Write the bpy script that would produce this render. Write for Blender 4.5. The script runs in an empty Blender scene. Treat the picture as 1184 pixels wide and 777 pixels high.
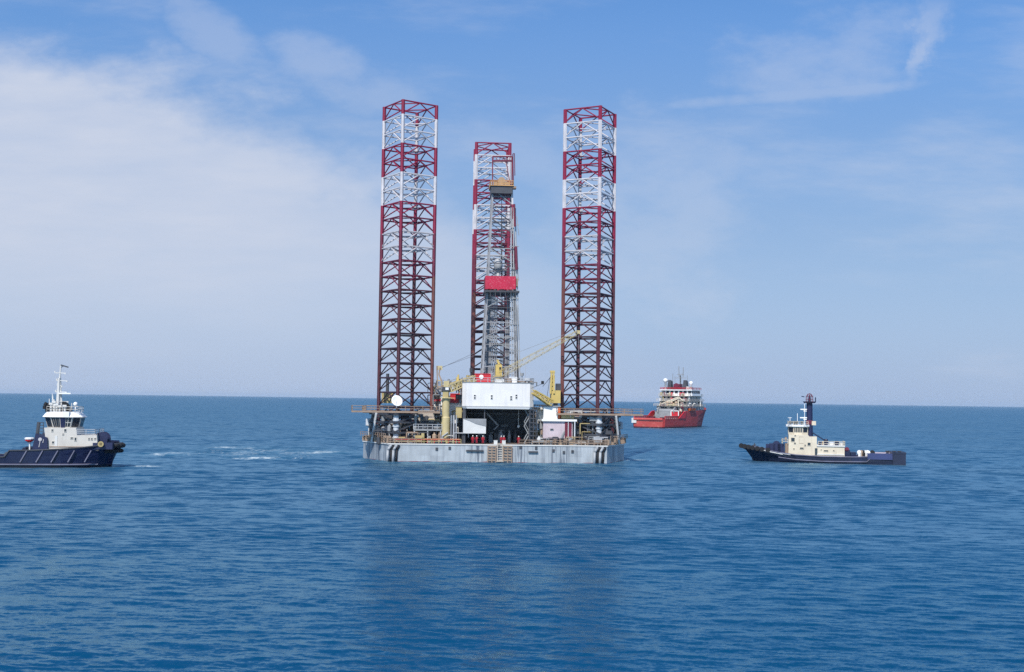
import bpy, math, random
import numpy as np
from mathutils import Vector, Matrix

R = math.radians
scene = bpy.context.scene
COL = scene.collection
rnd = random.Random(7)

# ------------------------------------------------------------------ camera
F, PW, PH = 1350.0, 1184.0, 777.0
CAM = Vector((0, 0, 14.07))
ROLL = 0.01351
PITCH = math.atan(73.5 / F)
cam_rot = Matrix.Rotation(R(90) + PITCH, 3, 'X') @ Matrix.Rotation(ROLL, 3, 'Z')
cd = bpy.data.cameras.new('camera')
cd.sensor_width = 36.0
cd.lens = F / PW * 36.0
cd.clip_start = 0.5
cd.clip_end = 200000.0
cam = bpy.data.objects.new('camera', cd)
cam.location = CAM
cam.rotation_euler = cam_rot.to_euler()
COL.objects.link(cam)
scene.camera = cam


def ray(px, py):
    return cam_rot @ Vector(((px - PW / 2) / F, -(py - PH / 2) / F, -1.0))


class Frame:
    """A thing's own frame: origin, heading. pt() gives local coordinates of a point on its plane y = yl."""
    def __init__(s, loc, yaw):
        s.loc, s.yaw = Vector(loc), yaw
        s.inv = Matrix.Rotation(-yaw, 3, 'Z')

    def pt(s, px, py, yl):
        o = s.inv @ (CAM - s.loc)
        d = s.inv @ ray(px, py)
        t = (yl - o.y) / d.y
        return o + d * t


# ------------------------------------------------------------------ materials
def nmat(name):
    m = bpy.data.materials.new(name)
    m.use_nodes = True
    nt = m.node_tree
    return m, nt, nt.nodes['Principled BSDF']


def ramp(nt, src, stops):
    r = nt.nodes.new('ShaderNodeValToRGB')
    els = r.color_ramp.elements
    els[0].position, els[0].color = stops[0]
    els[1].position, els[1].color = stops[1]
    for p, c in stops[2:]:
        e = els.new(p)
        e.color = c
    nt.links.new(src, r.inputs[0])
    return r.outputs[0]


def g(v):
    return (v, v, v, 1)


def mix(nt, fac, a, b):
    m = nt.nodes.new('ShaderNodeMix')
    m.data_type = 'RGBA'
    for i, v in ((0, fac), (6, a), (7, b)):
        if hasattr(v, 'is_linked'):
            nt.links.new(v, m.inputs[i])
        else:
            m.inputs[i].default_value = v
    return m.outputs[2]


def mth(nt, op, a, b=None, c=None, clamp=False):
    m = nt.nodes.new('ShaderNodeMath')
    m.operation = op
    m.use_clamp = clamp
    for i, v in enumerate((a, b, c)):
        if v is None:
            continue
        if hasattr(v, 'is_linked'):
            nt.links.new(v, m.inputs[i])
        else:
            m.inputs[i].default_value = v
    return m.outputs[0]


def noise(nt, vec, scale, detail=4, rough=0.55, out='Fac'):
    n = nt.nodes.new('ShaderNodeTexNoise')
    n.inputs['Scale'].default_value = scale
    n.inputs['Detail'].default_value = detail
    n.inputs['Roughness'].default_value = rough
    if vec is not None:
        nt.links.new(vec, n.inputs['Vector'])
    return n.outputs[out]


def mapping(nt, vec, scale=(1, 1, 1), loc=(0, 0, 0), rot=(0, 0, 0)):
    m = nt.nodes.new('ShaderNodeMapping')
    m.inputs['Scale'].default_value = scale
    m.inputs['Location'].default_value = loc
    m.inputs['Rotation'].default_value = rot
    nt.links.new(vec, m.inputs['Vector'])
    return m.outputs[0]


def paint(name, col, wear=0.3, rust=(0.12, 0.045, 0.02), rough=0.5, streak=0.0, mottle=0.25, metal=0.0,
          boot=None, scale=1.0, dirt=None, plates=None):
    """Weathered marine paint: mottled tone, rust blotches and runs down vertical faces."""
    m, nt, b = nmat(name)
    tc = nt.nodes.new('ShaderNodeTexCoord').outputs['Object']
    base = (*col, 1)
    dark = (*[c * (1 - mottle) for c in col], 1)
    n1 = noise(nt, tc, 0.45 * scale, 5)
    c = mix(nt, ramp(nt, n1, [(0.3, g(0)), (0.7, g(1))]), dark, base)
    if plates:     # welded plates, each weathered to its own tone
        ps = nt.nodes.new('ShaderNodeSeparateXYZ')
        nt.links.new(tc, ps.inputs[0])
        pc = nt.nodes.new('ShaderNodeCombineXYZ')
        nt.links.new(mth(nt, 'FLOOR', mth(nt, 'DIVIDE', mth(nt, 'ADD', ps.outputs[0], mth(nt, 'MULTIPLY', ps.outputs[1], 0.7)), plates[0])), pc.inputs[0])
        nt.links.new(mth(nt, 'FLOOR', mth(nt, 'DIVIDE', ps.outputs[2], plates[1])), pc.inputs[2])
        wn_ = nt.nodes.new('ShaderNodeTexWhiteNoise')
        nt.links.new(pc.outputs[0], wn_.inputs['Vector'])
        c = mix(nt, mth(nt, 'MULTIPLY', wn_.outputs['Value'], plates[2]), c, (col[0] * 0.45, col[1] * 0.45, col[2] * 0.47, 1))
    if boot:
        zsep = nt.nodes.new('ShaderNodeSeparateXYZ')
        nt.links.new(tc, zsep.inputs[0])
        zz = mth(nt, 'ADD', zsep.outputs[2], mth(nt, 'MULTIPLY', noise(nt, tc, 0.15, 2), boot[2]))
        c = mix(nt, mth(nt, 'LESS_THAN', zz, boot[1]), c, (*boot[0], 1))
    if streak > 0:
        st = noise(nt, mapping(nt, tc, (1.1, 1.1, 0.06)), 1.0 * scale, 6, 0.65)
        sm = ramp(nt, st, [(0.55 - 0.10 * streak, g(0)), (0.78 - 0.12 * streak, g(min(1, 0.9 * streak)))])
        patch = ramp(nt, noise(nt, mapping(nt, tc, (1, 1, 0.25)), 0.16 * scale, 3, 0.6), [(0.40, g(0.12)), (0.62, g(1))])
        sm = mth(nt, 'MULTIPLY', sm, patch)
        if dirt:      # stretches of side shell that carry heavy runs of grime from the deck edge
            xs_ = nt.nodes.new('ShaderNodeSeparateXYZ')
            nt.links.new(tc, xs_.inputs[0])
            run = ramp(nt, noise(nt, mapping(nt, tc, (1.6, 1.6, 0.09)), 1.0, 5, 0.6), [(0.44, g(0)), (0.58, g(0.95))])
            for xc, hw in dirt:
                k_ = mth(nt, 'SUBTRACT', 1.0, mth(nt, 'DIVIDE', mth(nt, 'ABSOLUTE', mth(nt, 'SUBTRACT', xs_.outputs[0], xc)), hw), clamp=True)
                k_ = mth(nt, 'MULTIPLY', k_, 1.6, clamp=True)
                sm = mth(nt, 'MAXIMUM', sm, mth(nt, 'MULTIPLY', run, k_))
        c = mix(nt, sm, c, (rust[0] * 0.8, rust[1] * 1.1, rust[2] * 1.6, 1))
    if wear > 0:
        n2 = noise(nt, tc, 1.7 * scale, 8, 0.7)
        wm = ramp(nt, n2, [(0.66 - 0.2 * wear, g(0)), (0.74 - 0.1 * wear, g(min(1.0, wear * 1.5)))])
        c = mix(nt, wm, c, (*rust, 1))
    nt.links.new(c, b.inputs['Base Color'])
    b.inputs['Roughness'].default_value = rough
    b.inputs['Metallic'].default_value = metal
    return m


M = {}
M['leg_red'] = paint('leg red paint', (0.27, 0.012, 0.05), 0.32, (0.08, 0.03, 0.03))
M['leg_white'] = paint('leg white paint', (0.62, 0.60, 0.62), 0.4, (0.35, 0.25, 0.2))
M['leg_worn_red'] = paint('leg worn red paint', (0.18, 0.02, 0.05), 0.3, (0.06, 0.03, 0.035), mottle=0.45)
M['leg_worn_white'] = paint('leg worn white paint', (0.55, 0.53, 0.55), 0.3, (0.16, 0.07, 0.07), mottle=0.35)
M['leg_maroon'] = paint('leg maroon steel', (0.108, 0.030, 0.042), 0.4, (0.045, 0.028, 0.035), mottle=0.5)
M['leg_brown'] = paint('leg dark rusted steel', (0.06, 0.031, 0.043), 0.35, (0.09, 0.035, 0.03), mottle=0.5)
M['leg_warm'] = paint('leg warm red chord', (0.19, 0.062, 0.05), 0.3, (0.08, 0.03, 0.03), mottle=0.4)  # one lower chord of each leg is set redder than the others
M['hull_grey'] = paint('rig hull grey paint', (0.44, 0.475, 0.50), 0.16, (0.09, 0.08, 0.075), streak=0.9, mottle=0.2,
                       boot=((0.22, 0.02, 0.03), 0.42, 0.75), dirt=((-27, 5), (14, 3.5), (-5, 2), (5, 2)), plates=(3.1, 1.35, 0.30))
M['deck_grey'] = paint('rusty deck plate', (0.20, 0.17, 0.15), 0.5, mottle=0.4)
M['white'] = paint('white house paint', (0.76, 0.735, 0.71), 0.12, (0.35, 0.3, 0.26), mottle=0.09, streak=0.35, plates=(2.3, 2.7, 0.10))
M['offwhite'] = paint('off white paint', (0.66, 0.65, 0.62), 0.16, (0.3, 0.22, 0.16), mottle=0.15, streak=0.3)
M['jack_white'] = paint('jack column white', (0.62, 0.64, 0.66), 0.2, (0.25, 0.2, 0.17), mottle=0.2, streak=0.4)
M['beige'] = paint('beige container paint', (0.50, 0.42, 0.34), 0.15, (0.25, 0.15, 0.1), mottle=0.2)
M['pinkish'] = paint('faded pink white cladding', (0.60, 0.50, 0.53), 0.15, (0.3, 0.12, 0.14), mottle=0.2, streak=0.35)
M['dark_red'] = paint('dark red door paint', (0.15, 0.012, 0.03), 0.1, mottle=0.3)
M['signal_red'] = paint('signal red paint', (0.55, 0.018, 0.03), 0.06, (0.3, 0.03, 0.03), mottle=0.15)
M['coverall'] = paint('red coverall cloth', (0.33, 0.012, 0.028), 0.0, mottle=0.2, rough=0.9)
M['orange'] = paint('orange paint', (0.6, 0.11, 0.02), 0.12, mottle=0.15)
M['yellow'] = paint('crane yellow paint', (0.57, 0.42, 0.13), 0.12, (0.3, 0.17, 0.07), mottle=0.15, streak=0.15)
M['pale_yellow'] = paint('faded yellow paint', (0.56, 0.46, 0.24), 0.22, (0.3, 0.19, 0.1), mottle=0.2, streak=0.3)
M['rail_yellow'] = paint('railing yellow', (0.46, 0.36, 0.16), 0.3, (0.22, 0.13, 0.07))
M['rust_rail'] = paint('rusty tan steel', (0.34, 0.24, 0.17), 0.4, (0.16, 0.07, 0.045), mottle=0.35)
M['steel'] = paint('grey steel', (0.30, 0.31, 0.32), 0.25, (0.13, 0.09, 0.07), mottle=0.3)
M['pale_steel'] = paint('pale galvanised steel', (0.46, 0.47, 0.49), 0.2, (0.2, 0.17, 0.15), mottle=0.3)
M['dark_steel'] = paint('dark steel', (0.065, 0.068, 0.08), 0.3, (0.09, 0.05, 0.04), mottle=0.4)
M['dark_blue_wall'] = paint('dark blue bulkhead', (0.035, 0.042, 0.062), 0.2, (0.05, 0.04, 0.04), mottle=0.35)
M['black'] = paint('black rubber', (0.011, 0.012, 0.016), 0.0, rough=0.85, mottle=0.2)
M['glass_dark'] = None
M['navy'] = paint('navy hull paint', (0.009, 0.013, 0.050), 0.1, (0.03, 0.025, 0.05), rough=0.35, mottle=0.25,
                  streak=0.15, boot=((0.012, 0.010, 0.022), 0.55, 0.05))
M['navy_old'] = paint('worn navy hull paint', (0.013, 0.019, 0.05), 0.22, (0.05, 0.035, 0.045), rough=0.45, mottle=0.35,
                      streak=0.5)
M['blue_paint'] = paint('blue bulwark paint', (0.035, 0.05, 0.15), 0.12, (0.06, 0.05, 0.09), mottle=0.25)
M['royal'] = paint('dark blue house paint', (0.011, 0.016, 0.065), 0.05, mottle=0.2)
M['strake'] = paint('worn pale rubbing strake', (0.17, 0.17, 0.24), 0.3, (0.08, 0.07, 0.12), mottle=0.4)
M['tug_white'] = paint('tug white paint', (0.62, 0.58, 0.52), 0.16, (0.35, 0.22, 0.15), mottle=0.12, streak=0.35, plates=(1.9, 1.7, 0.12))
M['bright_white'] = paint('bright white paint', (0.82, 0.81, 0.79), 0.04, (0.4, 0.3, 0.2), mottle=0.06)
M['cream'] = paint('cream paint', (0.72, 0.635, 0.49), 0.16, (0.38, 0.2, 0.1), mottle=0.14, streak=0.4, plates=(1.9, 1.6, 0.14))
M['tan'] = paint('tan deck gear', (0.42, 0.30, 0.2), 0.3, mottle=0.3)
M['ship_red'] = paint('supply ship red paint', (0.48, 0.045, 0.042), 0.14, (0.16, 0.05, 0.06), mottle=0.25, streak=0.35,
                      boot=((0.05, 0.006, 0.012), 0.75, 0.1), scale=0.6)
M['stern_red'] = paint('scraped sunlit red stern', (0.50, 0.075, 0.065), 0.4, (0.52, 0.30, 0.20), mottle=0.25, streak=0.0,
                       boot=((0.05, 0.006, 0.012), 0.75, 0.1), scale=0.35)  # scrapes, and the sunlit stern's pinker tone put into the colour
M['wind_red'] = paint('crimson wind wall sheeting', (0.50, 0.010, 0.05), 0.55, (0.62, 0.22, 0.27), mottle=0.2, scale=1.4)
M['orange_tan'] = paint('orange tan railing', (0.62, 0.34, 0.13), 0.2, (0.3, 0.15, 0.07))
M['ship_white'] = paint('supply ship off white', (0.60, 0.55, 0.48), 0.3, (0.3, 0.13, 0.09), mottle=0.2, streak=0.5)
M['hull_pipe'] = paint('weathered grey pipe', (0.36, 0.38, 0.40), 0.3, (0.12, 0.09, 0.08), mottle=0.3, streak=0.4)
M['derrick_grey'] = paint('derrick grey', (0.33, 0.335, 0.36), 0.35, (0.10, 0.08, 0.08), mottle=0.4)
M['skin'] = paint('skin', (0.42, 0.24, 0.17), 0, mottle=0.1)

m, nt, b = nmat('window glass')
tcx = nt.nodes.new('ShaderNodeTexCoord').outputs['Object']
nt.links.new(mix(nt, noise(nt, tcx, 1.1, 2), (0.008, 0.012, 0.02, 1), (0.035, 0.045, 0.06, 1)), b.inputs['Base Color'])
b.inputs['Roughness'].default_value = 0.06
M['glass'] = m


# ------------------------------------------------------------------ mesh builder
class MB:
    def __init__(s):
        s.v, s.f, s.mi = [], [], []

    def poly(s, pts, faces, mi=0):
        o = len(s.v)
        s.v += [tuple(p) for p in pts]
        s.f += [tuple(i + o for i in f) for f in faces]
        s.mi += [mi] * len(faces)
        return s

    def box(s, x0, x1, y0, y1, z0, z1, mi=0):
        p = [(x0, y0, z0), (x1, y0, z0), (x1, y1, z0), (x0, y1, z0), (x0, y0, z1), (x1, y0, z1), (x1, y1, z1), (x0, y1, z1)]
        return s.poly(p, [(3, 2, 1, 0), (4, 5, 6, 7), (0, 1, 5, 4), (1, 2, 6, 5), (2, 3, 7, 6), (3, 0, 4, 7)], mi)

    def hexa(s, bottom, top, mi=0):
        """prism between two polygons with the same number of corners"""
        n = len(bottom)
        fs = [tuple(range(n - 1, -1, -1)), tuple(range(n, 2 * n))]
        fs += [(i, (i + 1) % n, n + (i + 1) % n, n + i) for i in range(n)]
        return s.poly(list(bottom) + list(top), fs, mi)

    def prism_y(s, xz, y0, y1, mi=0):
        """outline in x,z carried from y0 to y1"""
        return s.hexa([(x, y0, z) for x, z in xz], [(x, y1, z) for x, z in xz], mi)

    def bar(s, p, q, w, h=None, n=6, mi=0, w2=None):
        p, q = Vector(p), Vector(q)
        d = q - p
        if d.length < 1e-5:
            return s
        d.normalize()
        a = Vector((0, 0, 1)) if abs(d.z) < 0.9 else Vector((1, 0, 0))
        u = d.cross(a).normalized()
        v = u.cross(d).normalized()
        h = h or w
        w2 = w2 or w
        ps = []
        for c, k in ((p, 1.0), (q, w2 / w)):
            for i in range(n):
                t = 2 * math.pi * (i + 0.5) / n
                kk = 1.0 / math.cos(math.pi / n) if n == 4 else 1.0
                ps.append(c + u * math.cos(t) * w * k * kk + v * math.sin(t) * h * k * kk)
        return s.hexa(ps[:n], ps[n:], mi)

    def path(s, pts, w, n=6, mi=0):
        for a, b in zip(pts, pts[1:]):
            s.bar(a, b, w, n=n, mi=mi)
        return s

    def lathe(s, c, prof, n=14, axis='z', mi=0):
        """profile of (radius, height) turned round an axis through c"""
        c = Vector(c)
        o = []
        for r, h in prof:
            for i in range(n):
                t = 2 * math.pi * i / n
                a, b_ = r * math.cos(t), r * math.sin(t)
                o.append(c + (Vector((a, b_, h)) if axis == 'z' else Vector((h, a, b_)) if axis == 'x' else Vector((b_, h, a))))
        fs = []
        for k in range(len(prof) - 1):
            for i in range(n):
                j = (i + 1) % n
                fs.append((k * n + i, k * n + j, (k + 1) * n + j, (k + 1) * n + i))
        fs.append(tuple(range(n - 1, -1, -1)))
        fs.append(tuple((len(prof) - 1) * n + i for i in range(n)))
        return s.poly(o, fs, mi)

    def ball(s, c, r, n=12, sz=1.0, mi=0):
        return s.lathe(c, [(max(0.01, r * math.sin(math.pi * k / 8)), -r * sz * math.cos(math.pi * k / 8)) for k in range(9)], n, mi=mi)

    def build(s, name, mats, parent=None, smooth=False):
        me = bpy.data.meshes.new(name)
        me.from_pydata(s.v, [], s.f)
        for mm in (mats if isinstance(mats, (list, tuple)) else [mats]):
            me.materials.append(mm)
        me.polygons.foreach_set('material_index', s.mi)
        if smooth:
            me.polygons.foreach_set('use_smooth', [True] * len(me.polygons))
        import bmesh
        bm = bmesh.new()
        bm.from_mesh(me)
        bmesh.ops.recalc_face_normals(bm, faces=bm.faces)
        bm.to_mesh(me)
        bm.free()
        ob = bpy.data.objects.new(name, me)
        COL.objects.link(ob)
        if parent:
            ob.parent = parent
        return ob


def empty(name, loc=(0, 0, 0), yaw=0.0, parent=None):
    o = bpy.data.objects.new(name, None)
    o.location = loc
    o.rotation_euler = (0, 0, yaw)
    o.empty_display_size = 0.5
    COL.objects.link(o)
    if parent:
        o.parent = parent
    return o


def tag(o, label=None, cat=None, group=None, kind=None):
    for k, v in (('label', label), ('category', cat), ('group', group), ('kind', kind)):
        if v:
            o[k] = v
    return o


def rail(mb, pts, h=1.1, w=0.045, step=1.6, rows=2):
    """guard rail along a polyline"""
    for a, b in zip(pts, pts[1:]):
        a, b = Vector(a), Vector(b)
        n = max(1, int((b - a).length / step))
        for i in range(n + 1):
            p = a.lerp(b, i / n)
            mb.bar(p, p + Vector((0, 0, h)), w, n=4)
        for k in range(rows):
            up = Vector((0, 0, h * (k + 1) / rows))
            mb.bar(a + up, b + up, w, n=4)
    return mb


def lattice(mb, p, q, w, n, r=0.09, rb=0.05, w2=None):
    """four chord box boom from p to q"""
    p, q = Vector(p), Vector(q)
    d = (q - p).normalized()
    u = d.cross(Vector((0, 0, 1))).normalized()
    v = u.cross(d).normalized()
    w2 = w if w2 is None else w2
    cs = []
    for i in range(n + 1):
        t = i / n
        c = p.lerp(q, t)
        k = (w + (w2 - w) * t) / 2
        cs.append([c + u * a * k + v * b * k for a, b in ((-1, -1), (1, -1), (1, 1), (-1, 1))])
    for j in range(4):
        mb.bar(cs[0][j], cs[-1][j], r, n=4)
    for i in range(n):
        for j in range(4):
            k = (j + 1) % 4
            a, b = (cs[i][j], cs[i + 1][k]) if (i + j) % 2 else (cs[i][k], cs[i + 1][j])
            mb.bar(a, b, rb, n=4)
            mb.bar(cs[i][j], cs[i][k], rb, n=4)
    return mb


# ------------------------------------------------------------------ world, sun
SUN_EL, SUN_AZ = R(47), R(-165)      # azimuth clockwise from +Y: behind the camera, to its left
sd = bpy.data.lights.new('sun', 'SUN')
sd.energy = 5.0
sd.angle = R(0.53)
sd.color = (1.0, 0.945, 0.865)
sun = bpy.data.objects.new('sun', sd)
sdir = Vector((math.sin(SUN_AZ) * math.cos(SUN_EL), math.cos(SUN_AZ) * math.cos(SUN_EL), math.sin(SUN_EL)))
sun.rotation_euler = sdir.to_track_quat('Z', 'Y').to_euler()
sun.location = (-60, -80, 120)
COL.objects.link(sun)

world = bpy.data.worlds.new('World')
scene.world = world
world.use_nodes = True
nt = world.node_tree
bg = nt.nodes['Background']
bg.inputs['Strength'].default_value = 0.10
sky = nt.nodes.new('ShaderNodeTexSky')
sky.sky_type = 'NISHITA'
sky.sun_disc = False
sky.sun_elevation = SUN_EL
sky.sun_rotation = SUN_AZ
sky.altitude = 0
sky.air_density = 1.0
sky.dust_density = 0.6
sky.ozone_density = 2.0
dirv = nt.nodes.new('ShaderNodeTexCoord').outputs['Generated']
sp = nt.nodes.new('ShaderNodeSeparateXYZ')
nt.links.new(dirv, sp.inputs[0])
dy = mth(nt, 'MAXIMUM', sp.outputs[1], 0.25)
U = mth(nt, 'DIVIDE', sp.outputs[0], dy)
V = mth(nt, 'DIVIDE', sp.outputs[2], dy)
uv = nt.nodes.new('ShaderNodeCombineXYZ')
nt.links.new(U, uv.inputs[0])
nt.links.new(V, uv.inputs[1])
uv = uv.outputs[0]


def sstep(x, a, b):
    t = nt.nodes.new('ShaderNodeMapRange')
    t.interpolation_type = 'SMOOTHSTEP'
    t.inputs['From Min'].default_value = a
    t.inputs['From Max'].default_value = b
    nt.links.new(x, t.inputs['Value'])
    return t.outputs[0]


# broad thin veil of cloud on the left whose upper edge falls towards the right
du = mth(nt, 'ADD', U, 0.44)
edge = mth(nt, 'SUBTRACT', mth(nt, 'SUBTRACT', 0.316, mth(nt, 'MULTIPLY', du, 0.12)),
           mth(nt, 'MULTIPLY', mth(nt, 'MULTIPLY', du, du), 0.60))
warp = noise(nt, mapping(nt, uv, (3.2, 6.0, 1), rot=(0, 0, R(-18))), 2.0, 7, 0.6)
fine = noise(nt, mapping(nt, uv, (5, 22, 1), rot=(0, 0, R(-10))), 1.6, 6, 0.6)
dd = mth(nt, 'ADD', mth(nt, 'SUBTRACT', edge, V), mth(nt, 'MULTIPLY', mth(nt, 'SUBTRACT', warp, 0.5), 0.22))
veil = sstep(dd, -0.025, 0.065)
veil = mth(nt, 'MULTIPLY', veil, sstep(U, 0.30, -0.28))
low = mth(nt, 'ADD', 0.30, mth(nt, 'MULTIPLY', sstep(V, 0.0, 0.14), 0.70))
veil = mth(nt, 'MULTIPLY', veil, low)
veil = mth(nt, 'MULTIPLY', veil, mth(nt, 'ADD', 0.55, mth(nt, 'MULTIPLY', fine, 0.55)))
# soft streaks over the rest of the sky
st = noise(nt, mapping(nt, uv, (2.2, 9, 1), loc=(3.1, 1.7, 0), rot=(0, 0, R(9))), 1.5, 7, 0.62)
streaks = mth(nt, 'MULTIPLY', sstep(st, 0.45, 0.8), 0.42)
ragged = noise(nt, mapping(nt, uv, (9, 16, 1), rot=(0, 0, R(14))), 1.0, 7, 0.62)
for u0, v0, rot_, ru, rv, am in ((-0.262, 0.315, -38, 0.085, 0.024, 0.30), (-0.168, 0.287, -20, 0.060, 0.030, 0.32), (-0.115, 0.262, -10, 0.065, 0.03, 0.28),
                                 (0.262, 0.300, 10, 0.10, 0.05, 0.30), (0.25, 0.268, 6, 0.13, 0.008, 0.30), (0.12, 0.16, 0, 0.11, 0.10, 0.30),
                                 (-0.02, 0.22, -20, 0.10, 0.03, 0.22)):
    ca, sa = math.cos(R(rot_)), math.sin(R(rot_))
    bu, bv = mth(nt, 'SUBTRACT', U, u0), mth(nt, 'SUBTRACT', V, v0)
    ba = mth(nt, 'DIVIDE', mth(nt, 'ADD', mth(nt, 'MULTIPLY', bu, ca), mth(nt, 'MULTIPLY', bv, sa)), ru)
    bb = mth(nt, 'DIVIDE', mth(nt, 'SUBTRACT', mth(nt, 'MULTIPLY', bv, ca), mth(nt, 'MULTIPLY', bu, sa)), rv)
    rr_ = mth(nt, 'ADD', mth(nt, 'MULTIPLY', ba, ba), mth(nt, 'MULTIPLY', bb, bb))
    rr_ = mth(nt, 'ADD', rr_, mth(nt, 'MULTIPLY', mth(nt, 'SUBTRACT', ragged, 0.5), 4.0))
    streaks = mth(nt, 'MAXIMUM', streaks, mth(nt, 'MULTIPLY', sstep(rr_, 1.1, -0.3), am))
# one bright wisp high on the right
wx = mth(nt, 'SUBTRACT', U, 0.356)
wy = mth(nt, 'SUBTRACT', V, 0.318)
wl = mth(nt, 'ADD', mth(nt, 'MULTIPLY', wx, 0.36), mth(nt, 'MULTIPLY', wy, 0.933))
wn = mth(nt, 'SUBTRACT', mth(nt, 'MULTIPLY', wx, 0.933), mth(nt, 'MULTIPLY', wy, 0.36))
wn = mth(nt, 'ADD', wn, mth(nt, 'MULTIPLY', mth(nt, 'SUBTRACT', noise(nt, uv, 46, 7, 0.65), 0.5), 0.040))
wid = mth(nt, 'ADD', 0.010, mth(nt, 'MULTIPLY', sstep(wl, -0.04, 0.03), 0.013))
wm = mth(nt, 'MULTIPLY', sstep(mth(nt, 'DIVIDE', mth(nt, 'ABSOLUTE', wn), wid), 1.0, 0.0), sstep(mth(nt, 'ABSOLUTE', wl), 0.05, 0.02))
wm = mth(nt, 'MULTIPLY', mth(nt, 'MULTIPLY', wm, 0.40), mth(nt, 'ADD', 0.35, noise(nt, mapping(nt, uv, (60, 18, 1), rot=(0, 0, R(-20))), 1.0, 5)))
cl = mth(nt, 'MINIMUM', mth(nt, 'ADD', mth(nt, 'MAXIMUM', veil, streaks), wm), 0.92)
hz = nt.nodes.new('ShaderNodeMix')
hz.data_type = 'RGBA'
hz.blend_type = 'MULTIPLY'
hz.inputs[0].default_value = 1.0
nt.links.new(sky.outputs[0], hz.inputs[6])
hz.inputs[7].default_value = (0.74, 1.12, 1.50, 1)
# sea haze that whitens the lowest few degrees of sky into a lavender blue
hazem = mth(nt, 'MULTIPLY', sstep(V, 0.40, -0.02), 0.97)
mid = mth(nt, 'SUBTRACT', 1.0, mth(nt, 'MULTIPLY', mth(nt, 'MULTIPLY', sstep(V, 0.04, 0.17), sstep(V, 0.36, 0.22)), 0.13))
skyc = mix(nt, hazem, hz.outputs[2], (3.85, 4.95, 7.1, 1))
vm = nt.nodes.new('ShaderNodeVectorMath')
vm.operation = 'SCALE'
nt.links.new(skyc, vm.inputs[0])
nt.links.new(mid, vm.inputs['Scale'])
skyc = vm.outputs[0]
skyc = mix(nt, cl, skyc, (6.15, 6.7, 8.0, 1))
nt.links.new(skyc, bg.inputs['Color'])

scene.view_settings.view_transform = 'Standard'
scene.view_settings.look = 'None'
scene.view_settings.gamma = 1
scene.view_settings.exposure = 0.0
scene.render.engine = 'CYCLES'
scene.cycles.max_bounces = 6
scene.cycles.diffuse_bounces = 2
scene.cycles.glossy_bounces = 3
scene.cycles.use_denoising = False


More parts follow.
